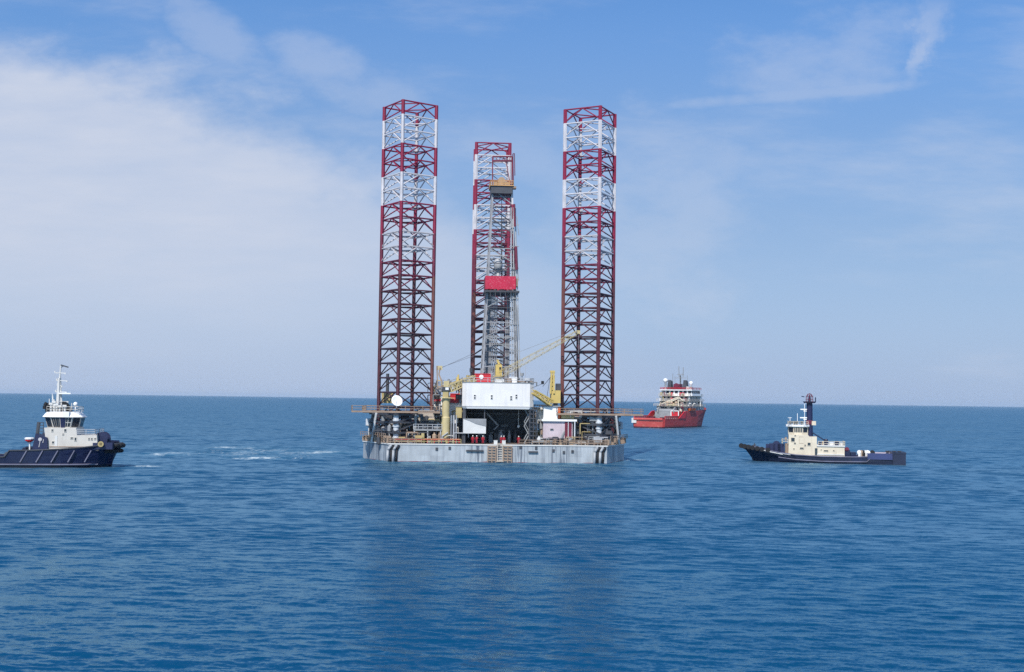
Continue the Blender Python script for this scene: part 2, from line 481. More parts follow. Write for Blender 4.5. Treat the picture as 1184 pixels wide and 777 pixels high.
# ------------------------------------------------------------------ sea
def sea_material():
    m, nt, b = nmat('open sea water')
    geo = nt.nodes.new('ShaderNodeNewGeometry')
    pos = geo.outputs['Position']
    sp = nt.nodes.new('ShaderNodeSeparateXYZ')
    nt.links.new(pos, sp.inputs[0])
    X, Y = sp.outputs[0], sp.outputs[1]
    # wind patches: rougher and calmer areas of surface
    gust = noise(nt, mapping(nt, pos, (0.010, 0.022, 0)), 1.0, 4, 0.6)
    gust = ramp(nt, gust, [(0.32, g(0.45)), (0.68, g(1.15))])
    def slopes(layers):
        acc = None
        for sc, amp, str_, det in layers:
            n = nt.nodes.new('ShaderNodeTexNoise')
            n.inputs['Scale'].default_value = sc
            n.inputs['Detail'].default_value = det
            n.inputs['Roughness'].default_value = 0.55
            nt.links.new(mapping(nt, pos, str_, loc=(sc * 7, sc * 3, 0), rot=(0, 0, R(9))), n.inputs['Vector'])
            v1 = nt.nodes.new('ShaderNodeVectorMath')
            v1.operation = 'SUBTRACT'
            nt.links.new(n.outputs['Color'], v1.inputs[0])
            v1.inputs[1].default_value = (0.5, 0.5, 0.5)
            v2 = nt.nodes.new('ShaderNodeVectorMath')
            v2.operation = 'MULTIPLY'
            nt.links.new(v1.outputs[0], v2.inputs[0])
            v2.inputs[1].default_value = (amp * 2 * 0.30, amp * 2 * 1.3, 0)
            if acc is None:
                acc = v2.outputs[0]
            else:
                a = nt.nodes.new('ShaderNodeVectorMath')
                nt.links.new(acc, a.inputs[0])
                nt.links.new(v2.outputs[0], a.inputs[1])
                acc = a.outputs[0]
        return acc
    acc = slopes(((1.0, 0.20, (0.5, 1, 1), 3), (2.7, 0.24, (0.55, 1, 1), 3), (7.0, 0.22, (0.6, 1, 1), 2)))
    long_ = slopes(((0.035, 0.07, (0.9, 1, 1), 2), (0.12, 0.17, (0.8, 1, 1), 3), (0.40, 0.28, (0.7, 1, 1), 3)))
    sc0 = nt.nodes.new('ShaderNodeVectorMath')
    sc0.operation = 'SCALE'
    nt.links.new(acc, sc0.inputs[0])
    ch = nt.nodes.new('ShaderNodeAttribute')
    ch.attribute_name = 'chop'
    nt.links.new(mth(nt, 'MULTIPLY', gust, ch.outputs['Fac']), sc0.inputs['Scale'])
    lg_ = nt.nodes.new('ShaderNodeVectorMath')
    lg_.operation = 'SCALE'
    nt.links.new(long_, lg_.inputs[0])
    fl = nt.nodes.new('ShaderNodeAttribute')
    fl.attribute_name = 'swell'
    nt.links.new(fl.outputs['Fac'], lg_.inputs['Scale'])
    sc_ = nt.nodes.new('ShaderNodeVectorMath')
    nt.links.new(sc0.outputs[0], sc_.inputs[0])
    nt.links.new(lg_.outputs[0], sc_.inputs[1])
    ad = nt.nodes.new('ShaderNodeVectorMath')
    nt.links.new(sc_.outputs[0], ad.inputs[0])
    nt.links.new(geo.outputs['Normal'], ad.inputs[1])
    nn = nt.nodes.new('ShaderNodeVectorMath')
    nn.operation = 'NORMALIZE'
    nt.links.new(ad.outputs[0], nn.inputs[0])
    # foam: broken white water in the tow wakes
    f1 = noise(nt, mapping(nt, pos, (0.95, 0.26, 0)), 1.0, 9, 0.75)
    f2 = ramp(nt, noise(nt, mapping(nt, pos, (0.13, 0.06, 0), loc=(5, 2, 0)), 1.0, 3, 0.6), [(0.35, g(0.25)), (0.6, g(1))])

    def blob(cx, cy, rx, ry):
        a = mth(nt, 'POWER', mth(nt, 'DIVIDE', mth(nt, 'SUBTRACT', X, cx), rx), 2)
        c = mth(nt, 'POWER', mth(nt, 'DIVIDE', mth(nt, 'SUBTRACT', Y, cy), ry), 2)
        return mth(nt, 'SUBTRACT', 1.0, mth(nt, 'ADD', a, c), clamp=True)
    reg = None
    for c in FOAM:
        k = mth(nt, 'MULTIPLY', blob(*c[:4]), c[4])
        reg = k if reg is None else mth(nt, 'MAXIMUM', reg, k)
    fm = mth(nt, 'ADD', f1, mth(nt, 'MULTIPLY', mth(nt, 'MULTIPLY', reg, f2), 0.40))
    fm = mth(nt, 'MULTIPLY', ramp(nt, fm, [(0.68, g(0)), (0.95, g(1))]), mth(nt, 'GREATER_THAN', reg, 0.001))
    depthc = mix(nt, noise(nt, mapping(nt, pos, (0.02, 0.05, 0)), 1.0, 3), (0.0006, 0.043, 0.108, 1), (0.0010, 0.054, 0.132, 1))
    depthc = mix(nt, mth(nt, 'MULTIPLY', reg, 0.40), depthc, (0.012, 0.11, 0.19, 1))      # aerated water in the wake
    body = mix(nt, fm, depthc, (0.52, 0.60, 0.64, 1))
    at = nt.nodes.new('ShaderNodeAttribute')
    at.attribute_name = 'ripple'
    rg = mth(nt, 'ADD', mth(nt, 'MULTIPLY', at.outputs['Fac'], mth(nt, 'ADD', 0.6, mth(nt, 'MULTIPLY', gust, 0.4))), mth(nt, 'MULTIPLY', fm, 0.4), clamp=True)
    nt.nodes.remove(b)
    df = nt.nodes.new('ShaderNodeBsdfDiffuse')
    nt.links.new(body, df.inputs['Color'])
    nt.links.new(nn.outputs[0], df.inputs['Normal'])
    gl = nt.nodes.new('ShaderNodeBsdfGlossy')
    gl.distribution = 'GGX'
    gl.inputs['Color'].default_value = (0.60, 0.91, 1.0, 1)
    nt.links.new(rg, gl.inputs['Roughness'])
    nt.links.new(nn.outputs[0], gl.inputs['Normal'])
    fr = nt.nodes.new('ShaderNodeFresnel')
    fr.inputs['IOR'].default_value = 1.333
    nt.links.new(nn.outputs[0], fr.inputs['Normal'])
    ms = nt.nodes.new('ShaderNodeAttribute')
    ms.attribute_name = 'masking'        # share of glancing facets not hidden behind other crests
    mx = nt.nodes.new('ShaderNodeMixShader')
    fac = mth(nt, 'MULTIPLY', mth(nt, 'MULTIPLY', fr.outputs[0], ms.outputs['Fac']), mth(nt, 'SUBTRACT', 1.0, fm))
    nt.links.new(mth(nt, 'MINIMUM', fac, 0.6), mx.inputs[0])
    nt.links.new(df.outputs[0], mx.inputs[1])
    nt.links.new(gl.outputs[0], mx.inputs[2])
    nt.links.new(mx.outputs[0], nt.nodes['Material Output'].inputs['Surface'])
    return m


#        x,   y,  rx, ry, strength
FOAM = [(-82, 279, 11, 14, 1.0), (-74, 320, 12, 14, 0.9), (-57, 269, 13, 13, 0.95), (-47, 297, 10, 14, 1.0), (-62, 296, 30, 40, 0.62),
        (31.5, 281, 7, 6, 1.0), (-71, 231, 6, 4, 0.9), (82, 277, 4, 3, 0.9), (-30, 262, 10, 4, 0.6), (12, 260.5, 18, 2, 0.6), (74, 276.5, 12, 1.5, 0.7),
        (55, 292, 4, 3, 0.85), (80, 616, 14, 14, 0.8)]


HAZE = 2.6e-5
SLOPE, RIPPLE = 0.095, 0.015


def build_sea():
    rng = np.random.default_rng(11)
    rows = [38.0]
    while rows[-1] < 460:
        rows.append(rows[-1] * 1.0019)
    nfine = len(rows)
    while rows[-1] < 40000:
        rows.append(rows[-1] * 1.05)
    rows = np.array(rows)
    nc = 760
    cu = np.linspace(-0.62, 0.62, nc)
    Yg = np.repeat(rows[:, None], nc, 1)
    Xg = rows[:, None] * cu[None, :]
    Z = np.zeros_like(Xg)
    dx = rows * (cu[1] - cu[0])
    cell = np.maximum(dx, np.gradient(rows))
    sub = slice(0, nfine)
    xs, ys = Xg[sub], Yg[sub]
    z = np.zeros_like(xs)
    efr = np.clip((460 - rows) / 140, 0, 1)
    lost = np.full(len(rows), RIPPLE ** 2)        # slope variance too fine for the mesh
    NW = 100
    gustx = 1.0 + 0.35 * np.sin(xs * 0.045 + 1.3 * np.sin(ys * 0.05)) * np.sin(ys * 0.09 + 0.8 * np.sin(xs * 0.03))
    for i in range(NW):
        lam = 0.5 * (6.0 / 0.5) ** rng.random()
        th = rng.normal(-97, 20) * math.pi / 180
        w = 1.0 if lam < 2.6 else (2.6 / lam) ** 0.9
        ka = SLOPE * math.sqrt(2.0 / NW) * w
        amp = ka * lam / (2 * math.pi)
        k = 2 * math.pi / lam
        ph = rng.random() * 6.283
        fade = np.clip((lam / cell - 3.0) / 3.0, 0, 1) * efr
        lost += (1 - fade ** 2) * ka * ka / 2
        if fade[:nfine].max() <= 0:
            continue
        p = k * (xs * math.cos(th) + ys * math.sin(th)) + ph + 0.8 * np.sin(xs * 0.07 + ys * 0.05 + i)
        z += (amp * fade[:nfine])[:, None] * (np.sin(p) - 0.28 * np.cos(2 * p)) * gustx
    efade = np.clip((ys - 38) / 6, 0, 1) * np.clip((0.62 - np.abs(cu))[None, :] / 0.03, 0, 1)
    Z[sub] = z * efade
    chop = np.clip(95.0 / rows, 0.25, 1.0)        # how much of the fine chop is drawn as facets
    lost = lost + (1 - chop ** 2) * 0.11 ** 2
    ripple = np.sqrt(np.clip(1.414 * np.sqrt(lost), 0.0, 0.4))
    masking = np.clip(1.0 - 0.45 * np.clip((rows - 60) / 400.0, 0, 1) ** 0.5, 0.4, 1)
    masking = np.concatenate([np.repeat(masking, nc), np.full(8, masking[-1])])
    swell = np.clip(rows / 170.0, 0.3, 1.0)         # longer crests: near the rig they are in the mesh already
    swell = np.concatenate([np.repeat(swell, nc), np.full(8, 1.0)])
    chop = np.concatenate([np.repeat(chop, nc), np.full(8, chop[-1])])
    ripple = np.concatenate([np.repeat(ripple, nc), np.full(8, ripple[-1])])
    V_ = np.stack([Xg, Yg, Z], -1).reshape(-1, 3)
    nr = len(rows)
    idx = np.arange(nr * nc).reshape(nr, nc)
    q = np.stack([idx[:-1, :-1], idx[:-1, 1:], idx[1:, 1:], idx[1:, :-1]], -1).reshape(-1, 4)
    y0, y1, B = rows[0], rows[-1], 45000.0
    a0, a1 = 0.62 * y0, 0.62 * y1
    ex = np.array([(-a0, y0, 0), (a0, y0, 0), (-a1, y1, 0), (a1, y1, 0), (-B, -B, 0), (B, -B, 0), (-B, y1, 0), (B, y1, 0)])
    o = len(V_)
    V_ = np.concatenate([V_, ex])
    q = np.concatenate([q, np.array([(o + 4, o + 5, o + 1, o + 0), (o + 4, o + 0, o + 2, o + 6), (o + 1, o + 5, o + 7, o + 3)])])
    me = bpy.data.meshes.new('sea')
    me.vertices.add(len(V_))
    me.vertices.foreach_set('co', V_.astype(np.float32).ravel())
    me.loops.add(q.size)
    me.loops.foreach_set('vertex_index', q.astype(np.int32).ravel())
    me.polygons.add(len(q))
    me.polygons.foreach_set('loop_start', (np.arange(len(q)) * 4).astype(np.int32))
    me.polygons.foreach_set('loop_total', np.full(len(q), 4, np.int32))
    me.polygons.foreach_set('use_smooth', np.ones(len(q), bool))
    me.update(calc_edges=True)
    me.attributes.new('swell', 'FLOAT', 'POINT').data.foreach_set('value', swell.astype(np.float32))
    me.attributes.new('masking', 'FLOAT', 'POINT').data.foreach_set('value', masking.astype(np.float32))
    me.attributes.new('chop', 'FLOAT', 'POINT').data.foreach_set('value', chop.astype(np.float32))
    me.attributes.new('ripple', 'FLOAT', 'POINT').data.foreach_set('value', ripple.astype(np.float32))
    me.materials.append(sea_material())
    ob = bpy.data.objects.new('sea', me)
    COL.objects.link(ob)
    tag(ob, kind='structure')


build_sea()

# sea air: one even closed volume round everything
hm_ = bpy.data.materials.new('haze')
hm_.use_nodes = True
hn = hm_.node_tree
hn.nodes.remove(hn.nodes['Principled BSDF'])
pv = hn.nodes.new('ShaderNodeVolumePrincipled')
pv.inputs['Color'].default_value = (0.66, 0.82, 1.0, 1)
pv.inputs['Density'].default_value = HAZE
hn.links.new(pv.outputs[0], hn.nodes['Material Output'].inputs['Volume'])
HB = 47000.0
hz_ = bpy.data.meshes.new('haze')
hz_.from_pydata([(x, y, z) for z in (-3.6, 84.0) for x, y in ((-HB, -HB), (HB, -HB), (HB, HB), (-HB, HB))], [],
                [(3, 2, 1, 0), (4, 5, 6, 7), (0, 1, 5, 4), (1, 2, 6, 5), (2, 3, 7, 6), (3, 0, 4, 7)])
hz_.materials.append(hm_)
ho = bpy.data.objects.new('haze', hz_)
COL.objects.link(ho)
tag(ho, kind='stuff')

# ------------------------------------------------------------------ the jack-up rig
RIG_YAW = R(4)
RF = Frame((-3.35, 271.5, 0), RIG_YAW)
rig = empty('drilling_rig', RF.loc, RIG_YAW)
tag(rig, 'grey jack-up drilling rig afloat on three tall red and white lattice legs', 'drilling rig')
DZ = 4.0            # main deck


def P(px, py, yl):
    return RF.pt(px, py, yl)


def pbox(mb, x0, y0, x1, y1, yl, depth, mi=0, fr=RF, sgn=1):
    """box whose face towards the camera covers a rectangle of the photo at plane yl"""
    a, b = fr.pt(x0, y1, yl), fr.pt(x1, y0, yl)
    lo, hi = sorted((a.x, b.x))
    ys = sorted((yl, yl + sgn * depth))
    return mb.box(lo, hi, ys[0], ys[1], min(a.z, b.z), max(a.z, b.z), mi)


# hull: flat front, raked corners, sides closing towards the third leg
plan = [(-24.5, -9.3), (24.5, -9.3), (30.7, 4.5), (30.7, 12), (9.5, 49), (-9.5, 49), (-30.8, 12), (-30.8, 4.5)]
hb = MB()
inn = [(x * 0.985, y + (0.25 if y < 0 else -0.25)) for x, y in plan]
hb.hexa([(x, y, -2.5) for x, y in inn], [(x, y, -0.3) for x, y in plan])
hb.hexa([(x, y, -0.3) for x, y in plan], [(x, y, DZ) for x, y in plan])
hull = hb.build('hull', M['hull_grey'], rig)
k = MB()
k.hexa([(x * 0.995, y * 0.995, DZ + 0.004) for x, y in plan], [(x * 0.995, y * 0.995, DZ + 0.05) for x, y in plan])
k.build('deck', M['deck_grey'], hull)
k = MB()
for (xa, ya), (xb, yb) in zip(plan, plan[1:] + plan[:1]):
    k.bar((xa * 1.003, ya * 1.003, DZ - 0.12), (xb * 1.003, yb * 1.003, DZ - 0.12), 0.12, n=4)
k.build('rub_rail', M['offwhite'], hull)
# boat landing: two panels of rungs and a middle ladder in front of the hull
for xa, xb in ((564, 573.5), (582, 592)):
    k = MB()
    p0, p1 = P(xa, 533.5, -9.75), P(xb, 516, -9.75)
    for x in (p0.x, (p0.x + p1.x) / 2, p1.x):
        k.bar((x, -9.75, -0.6), (x, -9.75, p1.z), 0.11, n=4)
    for i in range(7):
        z = p1.z - (p1.z + 0.1) * i / 6
        k.bar((p0.x, -9.75, z), (p1.x, -9.75, z), 0.13, n=4)
    k.build('fender_frame', M['rust_rail'], hull)
k = MB()
p0, p1 = P(575, 534.5, -10.0), P(581, 513, -10.0)
for x in (p0.x, p1.x):
    k.bar((x, -10.0, -0.4), (x, -10.0, p1.z), 0.09, n=4)
for i in range(9):
    z = p1.z * i / 8
    k.bar((p0.x, -10.0, z), (p1.x, -10.0, z), 0.05, n=4)
k.box(p0.x - 0.2, p1.x + 0.2, -10.3, -9.4, 0.2, 0.4)
k.build('ladder', M['beige'], hull)
for x0, x1, y in ((539, 559, 521), (611, 622, 522.5)):
    k = MB()
    a, b = P(x0, y, -9.55), P(x1, y, -9.55)
    k.box(a.x, b.x, -9.72, -9.302, a.z - 0.16, a.z + 0.16)
    k.build('strake', M['dark_steel'], hull)
for px in (448.5, 455, 687.5, 694):
    k = MB()
    a = P(px, 517, -9.65)
    k.path([(a.x + 0.7, -9.3, 3.5), (a.x + 0.45, -9.75, 3.25), (a.x, -9.8, 2.5), (a.x - 0.1, -9.8, -0.6)], 0.30, n=8)
    k.build('overboard_pipe', M['hull_pipe'], hull, smooth=True)
    k = MB()
    k.path([(a.x + 1.25, -9.45, 3.6), (a.x + 0.75, -9.5, 2.6), (a.x + 0.6, -9.5, -0.4)], 0.26, n=8)
    k.build('pipe_shadow', M['black'], hull, smooth=True)  # black tube standing in for the dark shadow beside each pipe
for px, py in ((577, 516), (602, 517), (620, 518), (640, 521), (520, 518), (505, 519), (652, 523), (662, 522)):
    a = P(px, py, -9.36)
    k = MB()
    k.box(a.x - 0.28, a.x + 0.28, -9.46, -9.302, a.z - 0.35, a.z + 0.3)
    k.build('fairlead', M['dark_steel'], hull)

# legs -------------------------------------------------------------
BAY, NB, TOP, SIDE = 3.34, 24, 82.3, 8.9


def leg(cx, cy, rot, reds):
    lg = empty('leg', (cx, cy, 0), rot, rig)
    h = SIDE / 2
    cor = [(-h, -h), (h, -h), (h, h), (-h, h)]

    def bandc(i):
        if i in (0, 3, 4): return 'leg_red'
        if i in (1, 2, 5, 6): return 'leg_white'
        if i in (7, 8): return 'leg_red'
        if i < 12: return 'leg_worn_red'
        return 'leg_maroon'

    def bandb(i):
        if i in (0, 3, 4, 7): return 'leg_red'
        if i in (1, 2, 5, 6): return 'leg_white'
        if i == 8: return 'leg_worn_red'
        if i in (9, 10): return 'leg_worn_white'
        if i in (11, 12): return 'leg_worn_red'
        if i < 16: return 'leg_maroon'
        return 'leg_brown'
    keys = ['leg_red', 'leg_white', 'leg_worn_red', 'leg_maroon', 'leg_warm']
    for ci, (x, y) in enumerate(cor):
        k = MB()
        for i in range(NB):
            z1, z0 = TOP - i * BAY, TOP - (i + 1) * BAY
            key = bandc(i)
            if key == 'leg_maroon' and ci in reds:
                key = 'leg_warm'
            k.bar((x, y, z0), (x, y, z1), 0.34, n=8, mi=keys.index(key))
            # rack plates along the chord
            s = 1 if x < 0 else -1
            t = 1 if y < 0 else -1
            k.box(x - 0.44, x + 0.44, y - 0.07, y + 0.07, z0 + 0.01, z1 - 0.01, keys.index(key))
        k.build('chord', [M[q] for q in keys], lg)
    for i in range(NB):
        z1, z0 = TOP - i * BAY, TOP - (i + 1) * BAY
        k = MB()
        zt = z1 - 0.12
        for j in range(4):
            a, b = cor[j], cor[(j + 1) % 4]
            mid = ((a[0] + b[0]) / 2, (a[1] + b[1]) / 2)
            k.bar((*a, zt), (*b, zt), 0.18, n=6)
            k.bar((*mid, zt - 0.05), (*a, z0 + 0.25), 0.142, n=6)
            k.bar((*mid, zt - 0.05), (*b, z0 + 0.25), 0.142, n=6)
            c = cor[(j + 2) % 4]
            mid2 = ((b[0] + c[0]) / 2, (b[1] + c[1]) / 2)
            k.bar((*mid, zt - 0.02), (*mid2, zt - 0.02), 0.15, n=5)
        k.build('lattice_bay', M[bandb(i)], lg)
    return lg


leg(-21.2, 0, R(31), (1,))
leg(21.2, 0, R(-31), (0,))
leg(0.2, 40.5, 0, (0,))

# jacking frames round the two front legs ------------------------------
for sx in (-1, 1):
    cx = 21.2 * sx
    rot = R(31) * (-sx)
    # upper gallery
    gal = MB()
    z = 11.15
    xo, xi = cx + sx * 9.3, cx - sx * 8.0
    lo, hi = sorted((xo, xi))
    gal.box(lo, hi, -8.2, -6.6, z - 0.38, z)
    gal.box(lo, hi, 6.6, 8.2, z - 0.55, z)
    for xx in (lo, hi - 1.5, cx - 0.6):
        gal.box(xx, xx + 1.5, -6.59, 6.59, z - 0.5, z - 0.02)
    ob = gal.build('gallery', M['rust_rail'], rig)
    k = MB()
    xt = cx + sx * 13.2
    for yy in (-8.0, -4.6):
        k.bar((xo, yy, z - 0.2), (xt - sx * 1.5, yy, z - 0.2), 0.18, n=4)
    a_, b_ = sorted((xo, xt - sx * 1.5))
    k.box(a_ + 0.01, b_, -8.0, -4.6, z - 0.15, z - 0.02)
    rail(k, [(xo, -8.05, z), (xt - sx * 1.5, -8.05, z), (xt - sx * 1.5, -4.6, z)], 1.15, 0.05)
    k.build('catwalk', M['rust_rail'], ob)
    k = MB()
    rail(k, [(lo, -8.15, z), (hi, -8.15, z), (hi, 8.1, z), (lo, 8.1, z), (lo, -8.15, z)], 1.1, 0.045, 1.8, 2)
    k.build('railing', M['rust_rail'], ob)
    # jack columns at each chord
    for ci, (ux, uy) in enumerate(((-1, -1), (1, -1), (1, 1), (-1, 1))):
        p = Matrix.Rotation(rot, 3, 'Z') @ Vector((ux * 5.15, uy * 5.15, 0))
        x, y = cx + p.x, p.y
        near = y < -4.5 and abs(x) > 0
        k = MB()
        prof = []
        for s in range(5):
            z0 = DZ + 0.05 + s * 1.32
            prof += [(0.62, z0), (0.62, z0 + 0.9), (0.78, z0 + 0.92), (0.78, z0 + 1.3)]
        k.lathe((x, y, 0), prof, 12)
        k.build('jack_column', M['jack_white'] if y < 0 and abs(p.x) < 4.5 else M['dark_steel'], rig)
    # raking struts and cross frame
    sl = [(cx + sx * 6.4, -2.5, cx + sx * 7.4, -0.8, 'jack_white'), (cx - sx * 2.0, 6.2, cx - sx * 7, 6.6, 'dark_steel'), (cx + sx * 7.5, 4, cx + sx * 8.6, 6, 'steel')]
    if sx > 0:
        sl += [(cx - 4.2, -6.4, cx - 7.6, -7.6, 'steel'), (cx + 2.0, -4.6, cx + 4.6, -3.8, 'steel')]
    for (xa, ya, xb, yb, mat) in sl:
        k = MB()
        k.bar((xa, ya, z - 0.56), (xb, yb, DZ + 0.05), 0.28, n=6)
        k.build('strut', M[mat], rig)
    k = MB()
    hh = 5.9
    cs = [(-hh, -hh), (hh, -hh), (hh, hh), (-hh, hh)]
    cs = [Matrix.Rotation(rot, 2) @ Vector(c) + Vector((cx, 0)) for c in cs]
    for zz in (6.3, 8.6, 10.4):
        for j in range(4):
            a, b = cs[j], cs[(j + 1) % 4]
            k.bar((*a, zz), (*b, zz), 0.2, n=4)
            mid = (a + b) / 2
            k.bar((*mid, zz), (*a, zz - 2.1), 0.14, n=4)
            k.bar((*mid, zz), (*b, zz - 2.1), 0.14, n=4)
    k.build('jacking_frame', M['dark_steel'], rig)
    k = MB()
    for i in range(7):
        x = cx - 8.0 + i * 2.3
        k.box(x, x + 2.1, 7.3 + (i % 3) * 0.3, 7.6 + (i % 3) * 0.3, DZ + 0.05, z - 0.6 - (i * 7 % 3) * 0.9)
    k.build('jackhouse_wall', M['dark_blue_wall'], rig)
    # machinery inside and behind the frame
    for i in range(44):
        x = cx + rnd.uniform(-8.2, 8.2)
        y = rnd.uniform(-6.4, 7.5)
        xm = 24.5 + (y + 9.3) * 0.449 - 1.6
        x = max(-xm, min(xm, x))
        if (Matrix.Rotation(-rot, 2) @ Vector((x - cx, y))).length < 3.4:
            y += 7
        zz = rnd.choice([DZ + 0.05, DZ + 0.05, 6.4, 8.7])
        k = MB()
        t = rnd.random()
        w, h = rnd.uniform(0.5, 1.3), rnd.uniform(0.7, 1.7)
        if t < 0.4:
            k.box(x - w, x + w, y - w * 0.7, y + w * 0.7, zz, zz + h)
            k.box(x - w * 0.4, x + w * 0.3, y - w * 0.5, y + w * 0.4, zz + h + 0.002, zz + h + 0.35)
            nm = 'electric_cabinet'
        elif t < 0.75:
            k.lathe((x, y, zz), [(w * 0.6, 0), (w * 0.75, 0.15), (w * 0.75, h), (w * 0.4, h + 0.25), (0.1, h + 0.3)], 10)
            nm = 'jack_motor'
        else:
            k.path([(x - w * 1.6, y, zz + 0.2), (x - w * 1.6, y, zz + h), (x + w * 1.2, y + 0.2, zz + h), (x + w * 1.2, y + 0.2, zz)], 0.13)
            nm = 'pipe'
        k.build(nm, M[rnd.choice(['dark_steel', 'dark_steel', 'steel', 'offwhite', 'rust_rail', 'dark_blue_wall'])], rig)
    # deck edge gallery with rusty rails at the raked corner
    k = MB()
    e = [(cx - sx * 4.0, -9.2, DZ), (24.5 * sx, -9.25, DZ), (30.6 * sx, 4.4, DZ), (30.6 * sx, 11.9, DZ)]
    rail(k, e, 1.15, 0.06, 1.3, 3)
    rail(k, [(x * 1.03, y * 1.06, DZ + 1.2) for x, y, _ in e[1:3]], 1.0, 0.05, 1.2, 2)
    k.build('deck_railing', M['rust_rail'], rig)
    k = MB()
    for i in range(9):
        t = i / 8
        q = Vector(e[1]).lerp(Vector(e[2]), t)
        k.box(q.x - 0.5, q.x + 0.55, q.y + 0.1, q.y + 1.4, DZ + 0.06 + 0.001 * i, DZ + rnd.uniform(0.6, 1.7))
    k.build('anchor_gear', M['rust_rail'], rig)
    k = MB()
    q = (cx + sx * 8.4, 4.2, 8.3)
    k.lathe(q, [(0.5, -0.9), (0.75, -0.7), (0.75, 0.7), (0.5, 0.9)], 12)
    k.bar((q[0], q[1], DZ), (q[0], q[1], 7.4), 0.14)
    k.build('vent_head', M['jack_white'], rig, smooth=False)

# satellite dish on the left gallery
k = MB()
c = P(458.5, 464, -7.9)
k.lathe((0, 0, 0), [(0.02, 0.0), (0.6, 0.06), (1.05, 0.2), (1.3, 0.38), (1.3, 0.42), (1.0, 0.26), (0.02, 0.08)], 20, 'y')
dish = k.build('satellite_dish', M['bright_white'], rig, smooth=True)
dish.location = (c.x, -7.7, c.z)
dish.rotation_euler = (R(22), 0, R(200))
k = MB()
k.bar((0, 0.1, -0.1), (0.3, 0.3, -1.7), 0.09)
k.build('dish_mount', M['steel'], dish)
# small yellow cabin inside the left leg gallery
k = MB()
pbox(k, 441, 453, 455, 466, 5.5, 2.5)
k.build('winch_cabin', M['rail_yellow'], rig)
k = MB()
pbox(k, 446, 432, 450, 453, 8, 1)
k.build('vent_stack', M['dark_steel'], rig)

# main deck house ------------------------------------------------------
def window(parent, px, py, w, h, yl, name='window', fr=RF, sgn=1, frame='offwhite'):
    a, b = fr.pt(px - w / 2, py + h / 2, yl), fr.pt(px + w / 2, py - h / 2, yl)
    lo, hi = sorted((a.x, b.x))
    zl, zh = sorted((a.z, b.z))
    k = MB()
    t = 0.08
    ya, yb = sorted((yl - sgn * 0.09, yl + sgn * -0.004))
    k.box(lo - t, hi + t, ya, yb, zh, zh + t).box(lo - t, hi + t, ya, yb, zl - t, zl)
    k.box(lo - t, lo, ya, yb, zl, zh).box(hi, hi + t, ya, yb, zl, zh)
    f = k.build(name, M[frame], parent)
    k = MB()
    ya, yb = sorted((yl - sgn * 0.05, yl - sgn * 0.006))
    k.box(lo, hi, ya, yb, zl, zh)
    k.build('pane', M['glass'], f)
    return f


HF = -7.6
k = MB()
a, b = P(534.5, 469.5, HF), P(617.5, 443.5, HF)
top, bot = b.z, a.z
r_ = 0.9
oct_ = [(a.x + r_, HF), (b.x - r_, HF), (b.x, HF + r_), (b.x, 6.0), (a.x, 6.0), (a.x, HF + r_)]
k.hexa([(x, y, bot) for x, y in oct_], [(x, y, top) for x, y in oct_])
house = k.build('deckhouse', M['white'], rig)
k = MB()
ctr = (a.x + b.x) / 2
k.hexa([(ctr + (x - ctr) * 0.97, HF - 0.1 + (y - HF) * 0.98, bot - 0.55) for x, y in oct_],
       [(ctr + (x - ctr) * 1.004, HF - 0.25 + (y - HF), bot - 0.13) for x, y in oct_])
k.build('floor_ledge', M['bright_white'], house)
k = MB()
k.hexa([(ctr + (x - ctr) * 1.006, HF - 0.06 + (y - HF), bot - 0.12) for x, y in oct_],
       [(ctr + (x - ctr) * 1.006, HF - 0.06 + (y - HF), bot + 0.05) for x, y in oct_])
k.build('base_gap', M['steel'], house)
k = MB()
k.hexa([(ctr + (x - ctr) * 1.008, HF - 0.08 + (y - HF), top + 0.002) for x, y in oct_],
       [(ctr + (x - ctr) * 1.008, HF - 0.08 + (y - HF), top + 0.16) for x, y in oct_])
roof = k.build('roof', M['steel'], house)
k = MB()
rail(k, [(x, y, top + 0.16) for x, y in oct_ + oct_[:1]], 1.0, 0.05, 1.5, 2)
k.build('railing', M['pale_steel'], roof)
for px, py in ((549, 458.8), (568.5, 459.2), (591, 460.3), (597, 458.6)):
    for dz in (-1.3, 1.3):
        window(house, px, py + dz, 1.9, 1.7, HF)
for px in (556, 578, 604):
    k = MB()
    q = P(px, 456, HF)
    k.box(q.x - 0.02, q.x + 0.02, HF - 0.02, HF - 0.002, bot + 0.1, top - 0.05)
    k.build('panel_seam', M['offwhite'], house)
# small gear on the roof
for px, h, mat in ((552, 1.9, 'steel'), (571, 1.3, 'rust_rail'), (600, 1.2, 'dark_steel'), (604, 2.3, 'steel'), (610, 1.1, 'rust_rail'), (545, 3.2, 'dark_steel'), (541, 1.6, 'rail_yellow')):
    q = P(px, 443, -4)
    k = MB()
    k.lathe((q.x, -4 + rnd.uniform(0, 4), top + 0.17), [(0.3, 0), (0.3, 0.25), (0.12, 0.3), (0.12, h * 0.7), (0.4, h * 0.72), (0.4, h)], 8)
    k.build('ventilator', M[mat], roof)
for px, h in ((585, 3.5), (607.5, 4.5), (568, 2.8)):
    q = P(px, 443, -3)
    k = MB()
    k.bar((q.x, -3, top + 0.1), (q.x, -3, top + h), 0.05, n=5)
    k.bar((q.x - 0.5, -3, top + h * 0.8), (q.x + 0.5, -3, top + h * 0.8), 0.04, n=4)
    k.build('antenna', M['pale_steel'], roof)

# things set down on the roof
def on_rig(name, label, cat, pos, group=None):
    w = Matrix.Rotation(RIG_YAW, 3, 'Z') @ Vector(pos) + RF.loc
    o = empty(name, w, RIG_YAW)
    tag(o, label, cat, group)
    return o


